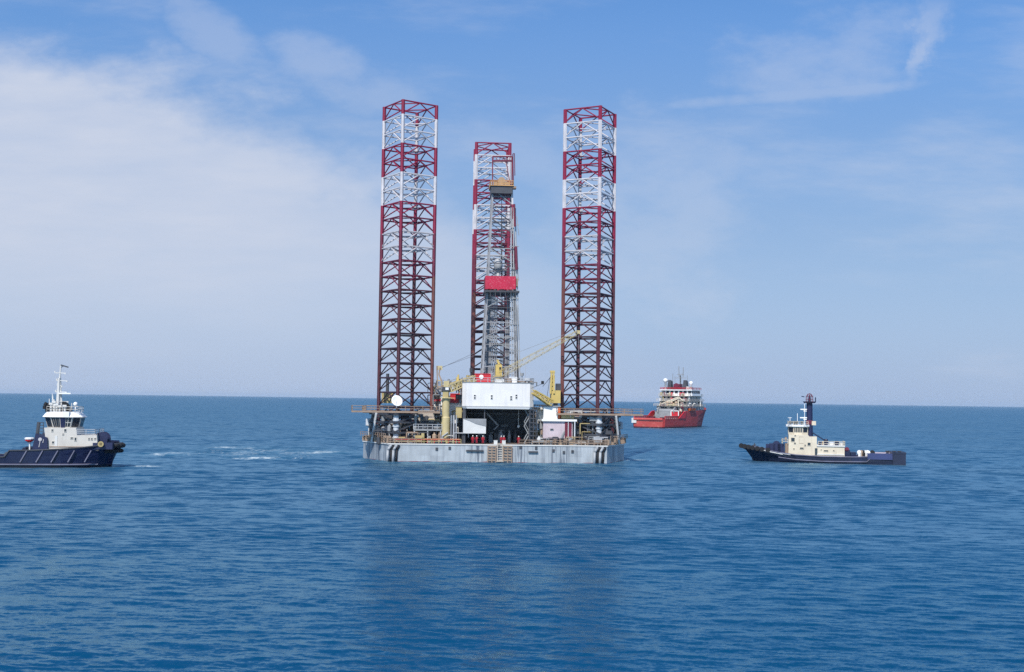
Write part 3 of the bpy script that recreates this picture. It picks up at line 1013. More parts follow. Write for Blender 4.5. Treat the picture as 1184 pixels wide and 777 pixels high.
def crate(name, label, cat, x0, y0, x1, y1, yl, depth, zb, mat, group=None, ribs=5, face=None):
    """a ribbed box with corner posts standing on a surface at zb"""
    a, b = P(x0, y1, yl), P(x1, y0, yl)
    w, h = b.x - a.x, b.z - zb
    o = on_rig(name, label, cat, ((a.x + b.x) / 2, yl + depth / 2, zb), group)
    k = MB()
    k.box(-w / 2 + 0.05, w / 2 - 0.05, -depth / 2 + 0.05, depth / 2 - 0.05, 0.03, h - 0.05)
    for i in range(ribs):
        x = -w / 2 + 0.15 + (w - 0.3) * (i + 0.5) / ribs
        k.box(x - 0.05, x + 0.05, -depth / 2 + 0.012, -depth / 2 + 0.05, 0.1, h - 0.15)
    k.build('body', M[mat], o)
    k = MB()
    for sx in (-1, 1):
        for sy in (-1, 1):
            k.box(sx * w / 2 - 0.08, sx * w / 2 + 0.08, sy * depth / 2 - 0.08, sy * depth / 2 + 0.08, 0, h)
    for zz in (0.07, h - 0.07):
        for sy in (-1, 1):
            k.box(-w / 2 + 0.08, w / 2 - 0.08, sy * (depth / 2 - 0.001) - 0.05, sy * (depth / 2 - 0.001) + 0.05, zz - 0.065, zz + 0.065)
    k.build('frame', M[face or mat], o)
    return o


rt = top + 0.165
c = crate('container', 'bright red skid container with a white patch on the white deckhouse roof', 'container', 549.5, 432, 567, 442, -3.4, 2.4, rt, 'signal_red')
k = MB()
k.lathe((-0.35, -1.27, 1.25), [(0.5, -0.05), (0.5, 0.05)], 12, 'y')
k.build('patch', M['bright_white'], c)
crate('equipment_box', 'low pinkish white box on the deckhouse roof under the yellow crane cab', 'box', 573.5, 438.5, 582.5, 442, -4.5, 1.8, rt, 'offwhite', 'white boxes on the deckhouse roof', 3)
crate('equipment_box', 'tall clean white box on the deckhouse roof beside the derrick foot', 'box', 589.5, 436, 597.5, 442, -4.5, 1.6, rt, 'bright_white', 'white boxes on the deckhouse roof', 2)

# the dark bay under the deck house
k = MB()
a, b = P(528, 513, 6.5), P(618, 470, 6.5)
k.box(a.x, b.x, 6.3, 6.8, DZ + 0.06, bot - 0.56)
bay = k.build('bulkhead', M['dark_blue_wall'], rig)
for px, y0, y1 in ((545, 474, 512), (566, 474, 512), (583, 474, 512), (601, 474, 512)):
    q = P(px, 500, 6.2)
    k = MB()
    k.box(q.x - 0.18, q.x + 0.18, 5.9, 6.29, DZ + 0.06, bot - 0.57)
    k.build('stanchion', M['dark_steel'], bay)
k = MB()
q, w = P(540, 478, 3), P(614, 478, 3)
k.box(q.x, w.x, 2.8, 3.4, q.z - 0.2, q.z + 0.25)
k.build('crane_beam', M['dark_steel'], bay)
for px in (536.5, 613):
    k = MB()
    q = P(px, 500, -6.5)
    for yy in (-6.6, -2, 3):
        k.box(q.x - 0.35, q.x + 0.35, yy - 0.3, yy + 0.3, DZ + 0.06, bot - 0.56)
    for zz in (6.2, 8.2, 10.2):
        k.box(q.x - 0.18, q.x + 0.18, -6.29, 2.69, zz - 0.15, zz + 0.15)
    k.build('support_frame', M['dark_steel'], rig)
k = MB()      # slanting crane arm under the house
k.bar(P(563, 478, 0), P(576, 492, 0), 0.22, n=6)
k.bar(P(576, 492, 0), P(571, 497, 0), 0.18, n=6)
k.build('hose_boom', M['steel'], rig)
for i in range(22):
    x = rnd.uniform(P(548, 513, 2).x, P(610, 513, 2).x)
    y = rnd.uniform(0.5, 5.5)
    w, h = rnd.uniform(0.3, 0.8), rnd.uniform(0.7, 2.4)
    k = MB()
    if i % 2:
        k.lathe((x, y, DZ + 0.06), [(w, 0), (w, h * 0.8), (w * 0.5, h), (w * 0.5, h + 0.4), (w * 0.9, h + 0.42), (w * 0.9, h + 0.55)], 10)
    else:
        k.box(x - w, x + w, y - w, y + w, DZ + 0.06, DZ + h)
        k.path([(x, y - w - 0.1, DZ + 0.1), (x, y - w - 0.1, DZ + h * 1.3), (x + w * 1.5, y - w - 0.1, DZ + h * 1.3)], 0.09)
    k.build('pump' if i % 2 else 'valve_skid', M[rnd.choice(['dark_steel', 'dark_blue_wall', 'steel'])], rig)
# lit work lamp in the bay
k = MB()
q = P(599.5, 493, -1.5)
k.lathe((q.x, -1.4, q.z), [(0.26, -0.12), (0.3, 0.0), (0.2, 0.3)], 10, 'y')
k.bar((q.x, -1.2, q.z), (q.x, -1.2, bot - 0.56), 0.05)
k.build('floodlight', M['bright_white'], rig)
# white tarpaulin-topped cabin hung at the left of the bay
k = MB()
a, b = P(535.5, 501, -7.9), P(562, 484.5, -7.9)
k.box(a.x, b.x, -7.9, -4.6, a.z, b.z)
cab = k.build('hung_cabin', M['offwhite'], rig)
k = MB()
k.prism_y([(a.x - 0.05, b.z + 0.05), (b.x + 0.05, b.z + 0.05), (b.x + 0.05, b.z - 1.65), (a.x + 2.8, b.z - 1.1), (a.x + 1.4, b.z - 0.45)], -7.98, -7.904)
k.build('tarpaulin', M['steel'], cab)
k = MB()
for x in (a.x + 0.3, b.x - 0.3):
    k.box(x - 0.12, x + 0.12, -7.0, -6.7, b.z + 0.002, bot - 0.56)
k.box(a.x + 0.2, a.x + 0.5, -7.4, -7.1, DZ + 0.05, a.z - 0.002)
k.box(b.x - 0.5, b.x - 0.2, -7.4, -7.1, DZ + 0.05, a.z - 0.002)
k.build('hanger', M['dark_steel'], cab)
# stair tower at the right of the bay
k = MB()
for fl in range(4):
    z0 = DZ + 0.1 + fl * 2.0
    x0, x1 = P(606, 500, -6).x, P(611.5, 500, -6).x
    if fl % 2:
        x0, x1 = x1, x0
    for yy in (-6.2, -5.3):
        k.bar((x0, yy, z0), (x1, yy, z0 + 2.0), 0.09, n=4)
        k.bar((x0, yy, z0 + 1), (x1, yy, z0 + 3.0), 0.05, n=4)
    for s in range(7):
        t = (s + 0.5) / 7
        x = x0 + (x1 - x0) * t
        k.box(x - 0.15, x + 0.15, -6.2, -5.3, z0 + 2 * t - 0.03, z0 + 2 * t + 0.03)
k.build('stair_tower', M['steel'], rig)
k = MB()
for fl in range(8):
    q = P(616.5, 474 + fl * 5, -7.4)
    k.box(q.x - 0.9, q.x + 0.9, -7.5, -6.4, q.z - 0.08, q.z + 0.08)
rail(k, [(P(612, 476, -7.4).x, -7.4, P(612, 476, -7.4).z), (P(621, 476, -7.4).x, -7.4, P(621, 476, -7.4).z)], 1.0)
for px in (612.5, 616.5, 621):
    k.bar((P(px, 500, -7.4).x, -7.3, DZ), (P(px, 500, -7.4).x, -7.3, 12.4), 0.1, n=4)
k.build('pipe_rack', M['dark_steel'], rig)

# right-hand deck block ----------------------------------------------------
k = MB()
a, b = P(628, 507, -7.2), P(662, 487.3, -7.2)
k.box(a.x, b.x, -7.2, 2.0, a.z, b.z)
for i in range(14):
    x = a.x + (b.x - a.x) * 0.68 * (i + 0.5) / 14
    k.box(x - 0.05, x + 0.05, -7.26, -7.202, a.z + 0.1, b.z - 0.1)
wk = k.build('workshop', M['pinkish'], rig)
k = MB()
a2, b2 = P(626.5, 487.2, -7.6), P(667, 484.6, -7.6)
k.box(a2.x, b2.x, -7.7, 2.4, b.z + 0.002, b.z + 0.45)
k.build('roof', M['bright_white'], wk)
k = MB()
a3, b3 = P(653, 506, -7.3), P(661, 488, -7.3)
k.box(a3.x, b3.x, -7.36, -7.202, a3.z, b3.z)
k.build('door', M['dark_red'], wk)
k = MB()
for px in (664.5, 657):
    q = P(px, 500, -7.5)
    k.bar((q.x, -7.5, DZ), (q.x, -7.5, b.z), 0.16 if px > 660 else 0.09, n=6)
k.build('post', M['jack_white'], wk)
window(wk, 638, 496.5, 3, 1.2, -7.27, 'window', frame='steel')
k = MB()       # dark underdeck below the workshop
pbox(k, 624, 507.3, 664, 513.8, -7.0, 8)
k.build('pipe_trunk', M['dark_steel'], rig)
for i in range(16):
    px = 624 + i * 2.6
    q = P(px, 512, -8.2)
    k = MB()
    h = rnd.uniform(0.4, 1.3)
    if i % 3:
        k.lathe((q.x, -8.2, DZ + 0.05), [(0.3, 0), (0.3, h), (0.45, h + 0.02), (0.45, h + 0.25)], 8)
        nm = 'bollard'
    else:
        k.path([(q.x, -8.2, DZ), (q.x, -8.2, DZ + h), (q.x + 1.6, -8.2, DZ + h), (q.x + 1.6, -8.0, DZ)], 0.14)
        nm = 'pipe'
    k.build(nm, M[rnd.choice(['dark_steel', 'rust_rail', 'steel', 'black'])], rig)
k = MB()
pbox(k, 628.5, 470.3, 645, 484.4, -6.6, 4)
cc = k.build('control_cabin', M['bright_white'], rig)
k = MB()
pbox(k, 645.2, 470, 648, 484, -6.7, 0.5)
k.build('ladder_panel', M['orange'], cc)
k = MB()
pbox(k, 628, 469.3, 648.5, 470.2, -6.9, 4.6)
k.build('roof', M['steel'], cc)
k = MB()
pbox(k, 622.5, 471, 628, 486, -4, 3)
pbox(k, 618.5, 476, 622.4, 492, -3.6, 3)
k.build('locker_stack', M['offwhite'], rig)
k = MB()
pbox(k, 649, 478.5, 664, 484.0, -6.8, 3)
k.build('cable_tray', M['rail_yellow'], rig)

# cranes ----------------------------------------------------------------
def crane(name, label):
    o = empty(name, (0, 0, 0), 0, rig)
    return o


# right crane: box cab, tall king post, short boom lowered to the left
cr = crane('pedestal_crane', '')
k = MB()
pbox(k, 637.3, 451.5, 648.2, 466, -5.8, 2.6)
k.build('machine_house', M['yellow'], cr)
k = MB()
pbox(k, 640.5, 466.2, 645, 469.6, -5.4, 1.6)
k.build('slew_ring', M['dark_steel'], cr)
k = MB()
a, b = P(638.5, 455, -5.6), P(638.6, 431, -5.6)
for dx in (-0.35, 0.45):
    k.bar((a.x + dx - 0.1, -5.9, a.z), (b.x + dx * 0.6, -5.9, b.z), 0.2, n=4)
for i in range(5):
    z = a.z + (b.z - a.z) * (i + 1) / 5
    k.box(a.x - 0.5, a.x + 0.6, -6.0, -5.8, z - 0.12, z + 0.02)
k.box(b.x - 0.55, b.x + 0.55, -6.15, -5.65, b.z, b.z + 0.5)
pbox(k, 637.2, 434, 641.5, 451.4, -5.75, 0.3)
k.build('king_post', M['yellow'], cr)
k = MB()
pbox(k, 643, 443.5, 649, 451.4, -4.9, 1.5)
k.build('winch', M['dark_steel'], cr)
k = MB()
lattice(k, P(637, 466, -6.6), P(616.5, 453, -8.6), 1.3, 8, 0.12, 0.07, 0.8)
bm_ = k.build('boom', M['yellow'], cr)
k = MB()
a, b = P(633, 448, -6.2), P(637, 434, -6.0)
k.bar(P(627.5, 447, -6.4), P(637.5, 435, -6), 0.05, n=4)
k.bar(P(614, 449, -8.4), P(629, 443, -6.4), 0.04, n=4)
k.bar(P(632, 462, -6.4), P(636, 436, -6), 0.05, n=4)
k.build('rope', M['dark_steel'], cr)
k = MB()
pbox(k, 626, 440.5, 629, 444.2, -6.6, 0.6)
k.build('hook_block', M['black'], cr)

# left crane on a pale yellow pedestal
cr = crane('pedestal_crane', '')
k = MB()
a, b = P(514.8, 511, -6), P(515, 463, -6)
k.lathe((a.x, -6, 0), [(0.85, DZ), (0.85, DZ + 1.2), (1.0, DZ + 1.25), (1.0, 9.8), (0.85, 10.0), (0.85, 14.2), (1.3, 14.25), (1.3, 14.4)], 16)
k.build('pedestal', M['pale_yellow'], cr, smooth=False)
k = MB()
pbox(k, 511.5, 447.5, 519.5, 452, -7.0, 2)
k.build('slew_ring', M['dark_steel'], cr)
k = MB()
pbox(k, 511.8, 452.2, 518.5, 459.5, -6.8, 1.6)
k.build('turret', M['rail_yellow'], cr)
k = MB()
a = P(509.5, 459, -6)
k.box(a.x, a.x + 3.2, -7.3, -4.7, P(510, 459.8, -6).z - 0.12, P(510, 459.8, -6).z)
k.build('walkway', M['pale_yellow'], cr)
k = MB()
pbox(k, 513, 440.5, 519.3, 447.3, -6.8, 1.8)
k.build('cab', M['pale_yellow'], cr)
k = MB()
pbox(k, 515, 448, 518.8, 450.8, -7.06, 0.05)
k.build('cab_front', M['bright_white'], cr)
k = MB()
for d in (0, 1.4):
    k.bar(P(506, 450, -6 + d), P(505.2, 423, -6 + d), 0.14, n=4)
    k.bar(P(511, 441, -6 + d), P(507.5, 433, -6 + d), 0.16, n=4)
    k.bar(P(507.5, 433, -6 + d), P(509, 425, -6 + d), 0.16, n=4)
    k.bar(P(506, 448, -6 + d), P(513, 446, -6 + d), 0.14, n=4)
for py in (424, 430, 437, 444):
    k.bar(P(505.5, py, -6), P(505.5, py, -4.6), 0.1, n=4)
k.build('a_frame', M['rust_rail'], cr)
k = MB()
pbox(k, 504.5, 423, 511.5, 427.6, -6, 1.2)
k.build('sheave_block', M['pale_yellow'], cr)
k = MB()
lattice(k, P(519, 449, -6.2), P(549, 437, -3.5), 1.7, 9, 0.13, 0.08, 1.1)
k.build('boom', M['pale_yellow'], cr)
k = MB()
for px, py, h in ((528, 447, 11), (529.5, 441, 8)):
    k.bar(P(px, py, -5), P(px + 0.5, py - h, -5), 0.35, n=6, w2=0.15)
pbox(k, 526, 441, 531.5, 445, -5.4, 1.0)
k.build('boom_winch', M['yellow'], cr)
k = MB()
k.bar(P(511, 425, -5.4), P(549, 408, 8), 0.035, n=4)
k.bar(P(511, 424.5, -5.4), P(549, 411, 8), 0.03, n=4)
k.bar(P(519, 441, -5.4), P(530, 437, -5), 0.08, n=4)
k.build('rope', M['steel'], cr)

# middle crane behind the deck house with its long boom reaching to the right leg
cr = crane('pedestal_crane', '')
k = MB()
a = P(576, 440, 3)
k.lathe((a.x, 3, 0), [(0.9, bot), (0.9, P(576, 436, 3).z), (1.25, P(576, 435.8, 3).z), (1.25, P(576, 434.5, 3).z)], 14)
k.build('pedestal', M['pale_yellow'], cr)
k = MB()
pbox(k, 573, 421.5, 580.5, 434.2, 2.2, 2.2)
k.bar(P(577, 421, 3), P(575, 416, 3), 0.25, n=4)
k.bar(P(580, 424, 3), P(575, 416, 3), 0.12, n=4)
k.build('cab', M['yellow'], cr)
window(cr, 578.3, 426, 2.2, 3.0, 2.19, 'window', frame='yellow')
k = MB()
tipp = P(669, 383.5, -8)
lattice(k, P(580, 432, 2.4), tipp, 1.4, 22, 0.036, 0.02, 0.75)
k.build('boom', M['pale_yellow'], cr)
k = MB()
k.bar(P(575, 416.5, 3), P(652, 387, -6.3), 0.035, n=4)
k.bar(P(575, 416.5, 3.4), P(640, 391.5, -4.6), 0.03, n=4)
k.bar(tipp, tipp + Vector((0, 0, -5)), 0.03, n=4)
k.build('rope', M['steel'], cr)
k = MB()
pbox(k, 667.5, 382, 671, 386, -8.2, 0.6)
k.build('boom_head', M['pale_yellow'], cr)

# left deck area -----------------------------------------------------------
k = MB()
a, b = P(478, 498.6, -6.8), P(511, 496.4, -6.8)
k.box(a.x, b.x, -6.8, 0, b.z - 0.35, b.z)
pl = k.build('mezzanine', M['steel'], rig)
k = MB()
rail(k, [(a.x, -6.7, b.z), (b.x, -6.7, b.z)], 1.1, 0.05, 1.0, 2)
for x in (a.x + 0.2, (a.x + b.x) / 2, b.x - 0.3):
    k.bar((x, -6.6, DZ), (x, -6.6, b.z - 0.35), 0.12, n=4)
k.build('railing', M['pale_steel'], pl)
pz = b.z
k = MB()
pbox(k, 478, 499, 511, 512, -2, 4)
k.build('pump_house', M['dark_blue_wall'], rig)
for i in range(10):
    q = P(480 + i * 3.0, 490, -5.5)
    k = MB()
    h = rnd.uniform(0.7, 1.8)
    w = rnd.uniform(0.25, 0.5)
    if i % 2:
        k.lathe((q.x, -5.0, pz), [(w, 0), (w, h), (w * 0.6, h + 0.2), (w * 0.6, h + 0.4)], 10)
    else:
        k.box(q.x - w, q.x + w, -5.6, -4.6, pz + 0.004, pz + h)
        k.box(q.x - w * 0.6, q.x + w * 0.4, -5.3, -4.9, pz + h + 0.002, pz + h + 0.3)
    k.build('tank' if i % 2 else 'control_box', M[rnd.choice(['dark_steel', 'steel', 'pale_steel', 'dark_blue_wall'])], rig)
k = MB()
for x in (P(485, 488, -4).x, P(500, 488, -4).x):
    for y in (-4.5, -2.3):
        k.bar((x, y, pz), (x, y, P(490, 487.5, -4.7).z - 0.03), 0.12, n=4)
k.box(P(484, 488, -4.7).x, P(501.5, 488, -4.7).x, -4.7, -2.2, P(490, 488, -4.7).z - 0.2, P(490, 488, -4.7).z)
k.build('container_rack', M['steel'], rig)
crate('container', 'plain beige container on a rack between the left leg and yellow crane pedestal', 'container', 484, 474.5, 502, 488, -4.7, 2.4, P(490, 488, -4.7).z + 0.005, 'beige', ribs=7)
# red fire main and yellow rail along the deck edge
k = MB()
a, b = P(457, 507.5, -8.6), P(531, 507.5, -8.6)
k.path([(a.x, -8.6, DZ + 0.1), (a.x, -8.6, a.z), (b.x, -8.6, a.z), (b.x, -8.6, DZ + 0.1)], 0.17)
for i in range(9):
    x = a.x + (b.x - a.x) * (i + 0.5) / 9
    k.bar((x, -8.6, DZ), (x, -8.6, a.z), 0.07, n=4)
k.build('fire_main', M['signal_red'], rig)
k = MB()
rail(k, [(P(456, 512, -9.1).x, -9.1, DZ), (P(533, 512, -9.1).x, -9.1, DZ)], 1.05, 0.06, 1.5, 2)
k.build('deck_railing', M['rail_yellow'], rig)
k = MB()
rail(k, [(P(600, 512, -9.1).x, -9.1, DZ), (P(694, 512, -9.1).x, -9.1, DZ)], 1.05, 0.05, 1.5, 2)
k.build('deck_railing', M['rust_rail'], rig)
# white blocks behind the left crane
for (x0, y0, x1, y1, yl, dp, mat, nm) in ((500, 464, 512, 474, 4, 5, 'offwhite', 'store_room'), (518.5, 466.5, 534, 480, -2, 5, 'white', 'store_room'),
                                          (501, 448, 510, 463, 9, 4, 'pale_steel', 'mud_tank'), (520, 480.5, 530, 489, -3, 3, 'offwhite', 'store_room'),
                                          (527, 470, 534, 483, -6, 2, 'rail_yellow', 'winch_house'), (519, 490, 527, 508, -3, 2, 'dark_steel', 'generator_house')):
    k = MB()
    pbox(k, x0, y0, x1, y1, yl, dp)
    ob = k.build(nm, M[mat], rig)
    k = MB()
    pbox(k, x0 - 0.5, y0 - 0.6, x1 + 0.5, y0 - 0.05, yl - 0.2, dp + 0.4)
    k.build('roof', M['steel'], ob)
k = MB()
for px in (503, 508, 523, 532):
    q = P(px, 475, 0)
    k.box(q.x - 0.3, q.x + 0.3, 0, 0.6, DZ, P(px, 474, 0).z)
k.build('support_column', M['dark_steel'], rig)
k = MB()
for px, w in ((524.5, 0.18), (527.5, 0.12), (521.5, 0.1)):
    q = P(px, 500, -7.0)
    k.bar((q.x, -7, DZ), (q.x, -7, P(px, 480, -7).z), w, n=6)
k.bar(P(518, 500, -7.1), P(511, 505, -7.1), 0.14)
k.build('standpipe', M['pale_steel'], rig)
crate('container', 'square red container box behind the yellow crane pedestal, left of the white deckhouse', 'container', 521, 455, 531.5, 466.3, -1.5, 2.4, P(525, 466.3, -1.5).z, 'signal_red', ribs=3)
k = MB()
pbox(k, 502, 461.5, 511, 464, 3, 2)
k.build('hose_reel', M['signal_red'], rig)
k = MB()
a, b = P(499, 455, 6), P(513, 455, 6)
rail(k, [(a.x, 6, a.z), (b.x, 6, a.z)], 1.0)
rail(k, [(a.x, 6, a.z + 2.2), (b.x, 6, a.z + 2.2)], 1.0)
k.build('railing', M['pale_steel'], rig)

def pipework(x0, y0, x1, y1, ya, yb, n, mats, seed, base=DZ):
    """runs of pipe, ladders, junction boxes and small tanks filling a stretch of deck"""
    rr = random.Random(seed)
    for i in range(n):
        px, py, yl = rr.uniform(x0, x1), rr.uniform(y0, y1), rr.uniform(ya, yb)
        q = P(px, py, yl)
        k = MB()
        t = rr.random()
        if t < 0.4:
            w, h = rr.uniform(0.5, 2.2), rr.uniform(0.4, 2.4)
            k.path([(q.x - w, yl, q.z - h), (q.x - w, yl, q.z), (q.x + w, yl, q.z), (q.x + w, yl + 0.3, q.z - h * rr.uniform(0.2, 1.2))], rr.uniform(0.07, 0.16))
            nm = 'pipe'
        elif t < 0.6:
            h = rr.uniform(1.5, 3)
            for d in (-0.25, 0.25):
                k.bar((q.x + d, yl, q.z - h), (q.x + d, yl, q.z), 0.05, n=4)
            for j in range(7):
                k.bar((q.x - 0.25, yl, q.z - h * (j + 0.5) / 7), (q.x + 0.25, yl, q.z - h * (j + 0.5) / 7), 0.04, n=4)
            nm = 'ladder'
        elif t < 0.82:
            w, h, d = rr.uniform(0.3, 1.1), rr.uniform(0.4, 1.3), rr.uniform(0.3, 0.8)
            k.box(q.x - w, q.x + w, yl - d, yl + d, q.z - h, q.z)
            k.box(q.x - w * 0.7, q.x + w * 0.6, yl - d - 0.05, yl - d - 0.003, q.z - h * 0.8, q.z - h * 0.2)
            k.bar((q.x, yl, base), (q.x, yl, q.z - h), 0.12, n=4)
            nm = 'control_box'
        else:
            r0, h = rr.uniform(0.3, 0.7), rr.uniform(0.8, 2)
            k.lathe((q.x, yl, q.z - h), [(r0 * 0.5, -0.1), (r0, 0.1), (r0, h - 0.2), (r0 * 0.4, h), (r0 * 0.4, h + 0.3)], 10)
            k.bar((q.x, yl, base), (q.x, yl, q.z - h), 0.15, n=4)
            nm = 'tank'
        k.build(nm, M[rr.choice(mats)], rig)


dk = ['dark_steel', 'dark_blue_wall', 'dark_steel', 'steel', 'rust_rail']
pipework(436, 482, 500, 506, -6.5, 4, 40, dk, 1)
pipework(658, 482, 706, 506, -6.0, 4, 34, dk, 2)
pipework(500, 455, 534, 500, -4, 4, 44, ['pale_steel', 'rail_yellow', 'steel', 'offwhite', 'dark_steel', 'rust_rail', 'white'], 3)
pipework(498, 438, 540, 458, -2, 6, 20, ['pale_yellow', 'rail_yellow', 'steel', 'dark_steel', 'rust_rail'], 4)
pipework(616, 468, 634, 508, -6, 2, 30, ['steel', 'dark_steel', 'rail_yellow', 'pale_steel', 'rust_rail'], 5)
pipework(648, 474, 668, 486, -6, 0, 10, ['rail_yellow', 'steel', 'rust_rail'], 6)
pipework(542, 476, 612, 508, 1, 5.5, 16, ['dark_blue_wall', 'dark_steel'], 7)

mx_ = ['dark_steel', 'steel', 'rust_rail', 'pale_steel', 'offwhite', 'rail_yellow', 'dark_blue_wall', 'tan']
pipework(458, 500, 534, 512, -8.4, -6.5, 26, mx_, 8)
pipework(620, 504, 704, 513, -8.6, -7.4, 34, mx_, 9)
pipework(480, 478, 512, 497, -6.4, -3.5, 18, mx_, 10)
pipework(664, 470, 700, 500, -7.4, -5.5, 14, mx_, 11)
pipework(540, 437, 616, 443, -6, 3, 14, ['pale_steel', 'steel', 'dark_steel', 'rust_rail'], 12, top + 0.15)

# after house between the legs, behind everything, carrying the derrick
k = MB()
k.box(-9.0, 9.5, 7.0, 30.0, DZ + 0.06, 12.6)
after = k.build('machinery_house', M['pale_steel'], rig)
k = MB()
k.box(-6.5, 7.0, 9.0, 22.0, 12.61, 17.2)
k.build('drill_floor', M['steel'], after)

# derrick -------------------------------------------------------------------
der = empty('derrick', (0, 0, 0), 0, rig)
DY0, DY1 = 10.0, 18.0


def dcorner(t):
    """corners at height fraction t: 0 drill floor, 1 crown"""
    py = 441 + (219 - 441) * t
    xl = 557.5 + (569.5 - 557.5) * min(1, t * 1.05)
    xr = 599.0 + (592.0 - 599.0) * t
    y0, y1 = DY0 + 1.5 * t, DY1 - 2.0 * t
    a, b = P(xl, py, y0), P(xr, py, y0)
    z = a.z * 0.5 + b.z * 0.5
    return [Vector((a.x, y0, z)), Vector((b.x, y0, z)), Vector((b.x, y1, z)), Vector((a.x, y1, z))]


ND = 13
lv = [dcorner(i / ND) for i in range(ND + 1)]
for j in range(4):
    k = MB()
    for i in range(ND):
        k.bar(lv[i][j], lv[i + 1][j], 0.22, n=4, mi=(3 if j == 1 and i < 6 else 0) if i < 8 or j in (0, 3) else (1 if i in (8, 9, 11) else 2))
    k.build('derrick_leg', [M['derrick_grey'], M['leg_red'], M['leg_white'], M['dark_steel']], der)
for i in range(ND):
    k = MB()
    for j in range(4):
        q = (j + 1) % 4
        a, b, c, d = lv[i][j], lv[i][q], lv[i + 1][q], lv[i + 1][j]
        k.bar(d, c, 0.11, n=4)
        if j != 0 or i > 1:
            if i % 2:
                k.bar(a, c, 0.1, n=4)
            else:
                k.bar(b, d, 0.1, n=4)
            k.bar((a + d) / 2, (b + c) / 2, 0.07, n=4)
            if j in (1, 3):
                k.bar(b if i % 2 else a, (a + d) / 2 if i % 2 else (b + c) / 2, 0.08, n=4)
    k.build('derrick_bay', M[('derrick_grey', 'steel', 'dark_steel')[(i * 2) % 3]] if i not in (9, 11) else M['leg_worn_red'], der)
# pipes racked in the derrick, travelling block and lines
k = MB()
for px, y0, y1 in ((562.5, 440, 336), (564, 440, 336), (567, 440, 330), (569, 440, 340), (571.5, 440, 300), (586, 440, 330), (588, 440, 335), (560.5, 440, 352), (565.5, 440, 338), (573.5, 440, 345), (584, 440, 360)):
    k.bar(P(px, y0, 13), P(px + 1.2, y1, 13), 0.17, n=6)
k.build('drill_pipe_stand', M['derrick_grey'], der)
k = MB()
for px in (578.5, 580, 581.5):
    k.bar(P(px, 438, 14), P(580, 222, 14), 0.05, n=4)
k.build('drill_line', M['dark_steel'], der)
k = MB()
q = P(576, 306, 13)
k.lathe((q.x, 13, q.z - 1.6), [(0.3, 0), (0.9, 0.3), (1.1, 1.6), (0.9, 2.8), (0.3, 3.2)], 12, 'z')
k.bar((q.x, 13, q.z - 5), (q.x, 13, q.z - 1.5), 0.4)
k.build('travelling_block', M['pale_steel'], der, smooth=True)
k = MB()
for px in (592.0, 594.6, 597.0):
    k.bar(P(px, 441, 9.5), P(px - 1.0, 240, 10.5), 0.14, n=6)
k.bar(P(601.5, 441, 9.5), P(596, 250, 10.5), 0.12, n=6)
k.build('standpipe', M['pale_steel'], der)
k = MB()
for py in (260, 285, 310, 345, 375, 405):
    k.bar(P(589, py, 9.6), P(600, py, 9.6), 0.09, n=4)
for py, q in ((250, 272), (300, 325), (352, 392), (395, 430)):
    k.bar(P(597.5, py, 9.6), P(600, q, 9.6), 0.08, n=4)
k.build('pipe_clamp', M['steel'], der)
k = MB()
k.bar(P(596.4, 285, 9.5), P(597.4, 312, 9.5), 0.36, n=6)
k.bar(P(594.6, 236, 9.5), P(595.5, 262, 9.5), 0.25, n=6)
k.build('torque_tube', M['leg_worn_red'], der)
# crown: dark water table with yellow-orange rails
k = MB()
a, b = P(568, 224.5, 10.6), P(592.5, 214.5, 10.6)
k.box(a.x, b.x, 10.4, 17.2, b.z - 2.0, b.z - 0.2)
cw = k.build('crown_platform', M['dark_steel'], der)
k = MB()
k.box(a.x - 0.3, b.x + 0.3, 10.1, 17.5, b.z - 0.198, b.z)
rail(k, [(a.x - 0.2, 10.2, b.z), (b.x + 0.2, 10.2, b.z), (b.x + 0.2, 17.4, b.z), (a.x - 0.2, 17.4, b.z), (a.x - 0.2, 10.2, b.z)], 1.1, 0.07, 0.8, 3)
k.build('crown_railing', M['orange_tan'] if 'orange_tan' in M else M['rail_yellow'], cw)
k = MB()
for px, w in ((574, 0.6), (579, 0.9), (586, 0.7)):
    q = P(px, 212, 12)
    k.box(q.x - w, q.x + w, 12, 13.5, b.z + 0.002, b.z + 1.1)
k.lathe((P(580, 212, 12.8).x, 13.2, b.z + 1.6), [(0.9, -0.3), (0.9, 0.3)], 14, 'y')
k.build('crown_block', M['tan'], cw)
k = MB()
c0, c1 = P(569.5, 214, 11), P(592, 214, 11)
t0, t1 = P(569.5, 181, 11), P(592, 181, 11)
for a_, b_ in ((c0, t0), (c1, t1)):
    k.bar(a_, b_, 0.14, n=4)
k.bar(t0, t1, 0.16, n=4)
k.bar(P(569.5, 186, 11), P(592, 186, 11), 0.22, n=4)
k.bar(P(585, 186, 11), P(590, 214, 11), 0.1, n=4)
for i in range(6):
    k.bar(P(569.5 + i * 3.75, 186, 11), P(571.4 + i * 3.75, 181, 11), 0.07, n=4)
k.build('gin_pole', M['leg_worn_red'], cw)
k = MB()
k.bar(P(593.6, 214, 10.5), P(593.0, 178, 10.5), 0.13, n=6)
k.path([P(593.0, 178, 10.5), P(594.8, 177.4, 10.5), P(595.3, 203, 10.5)], 0.1)
k.build('davit', M['leg_worn_red'], cw)
k = MB()
pbox(k, 592.8, 215.3, 597, 217.6, 10.4, 2)
k.build('side_platform', M['rust_rail'], cw)
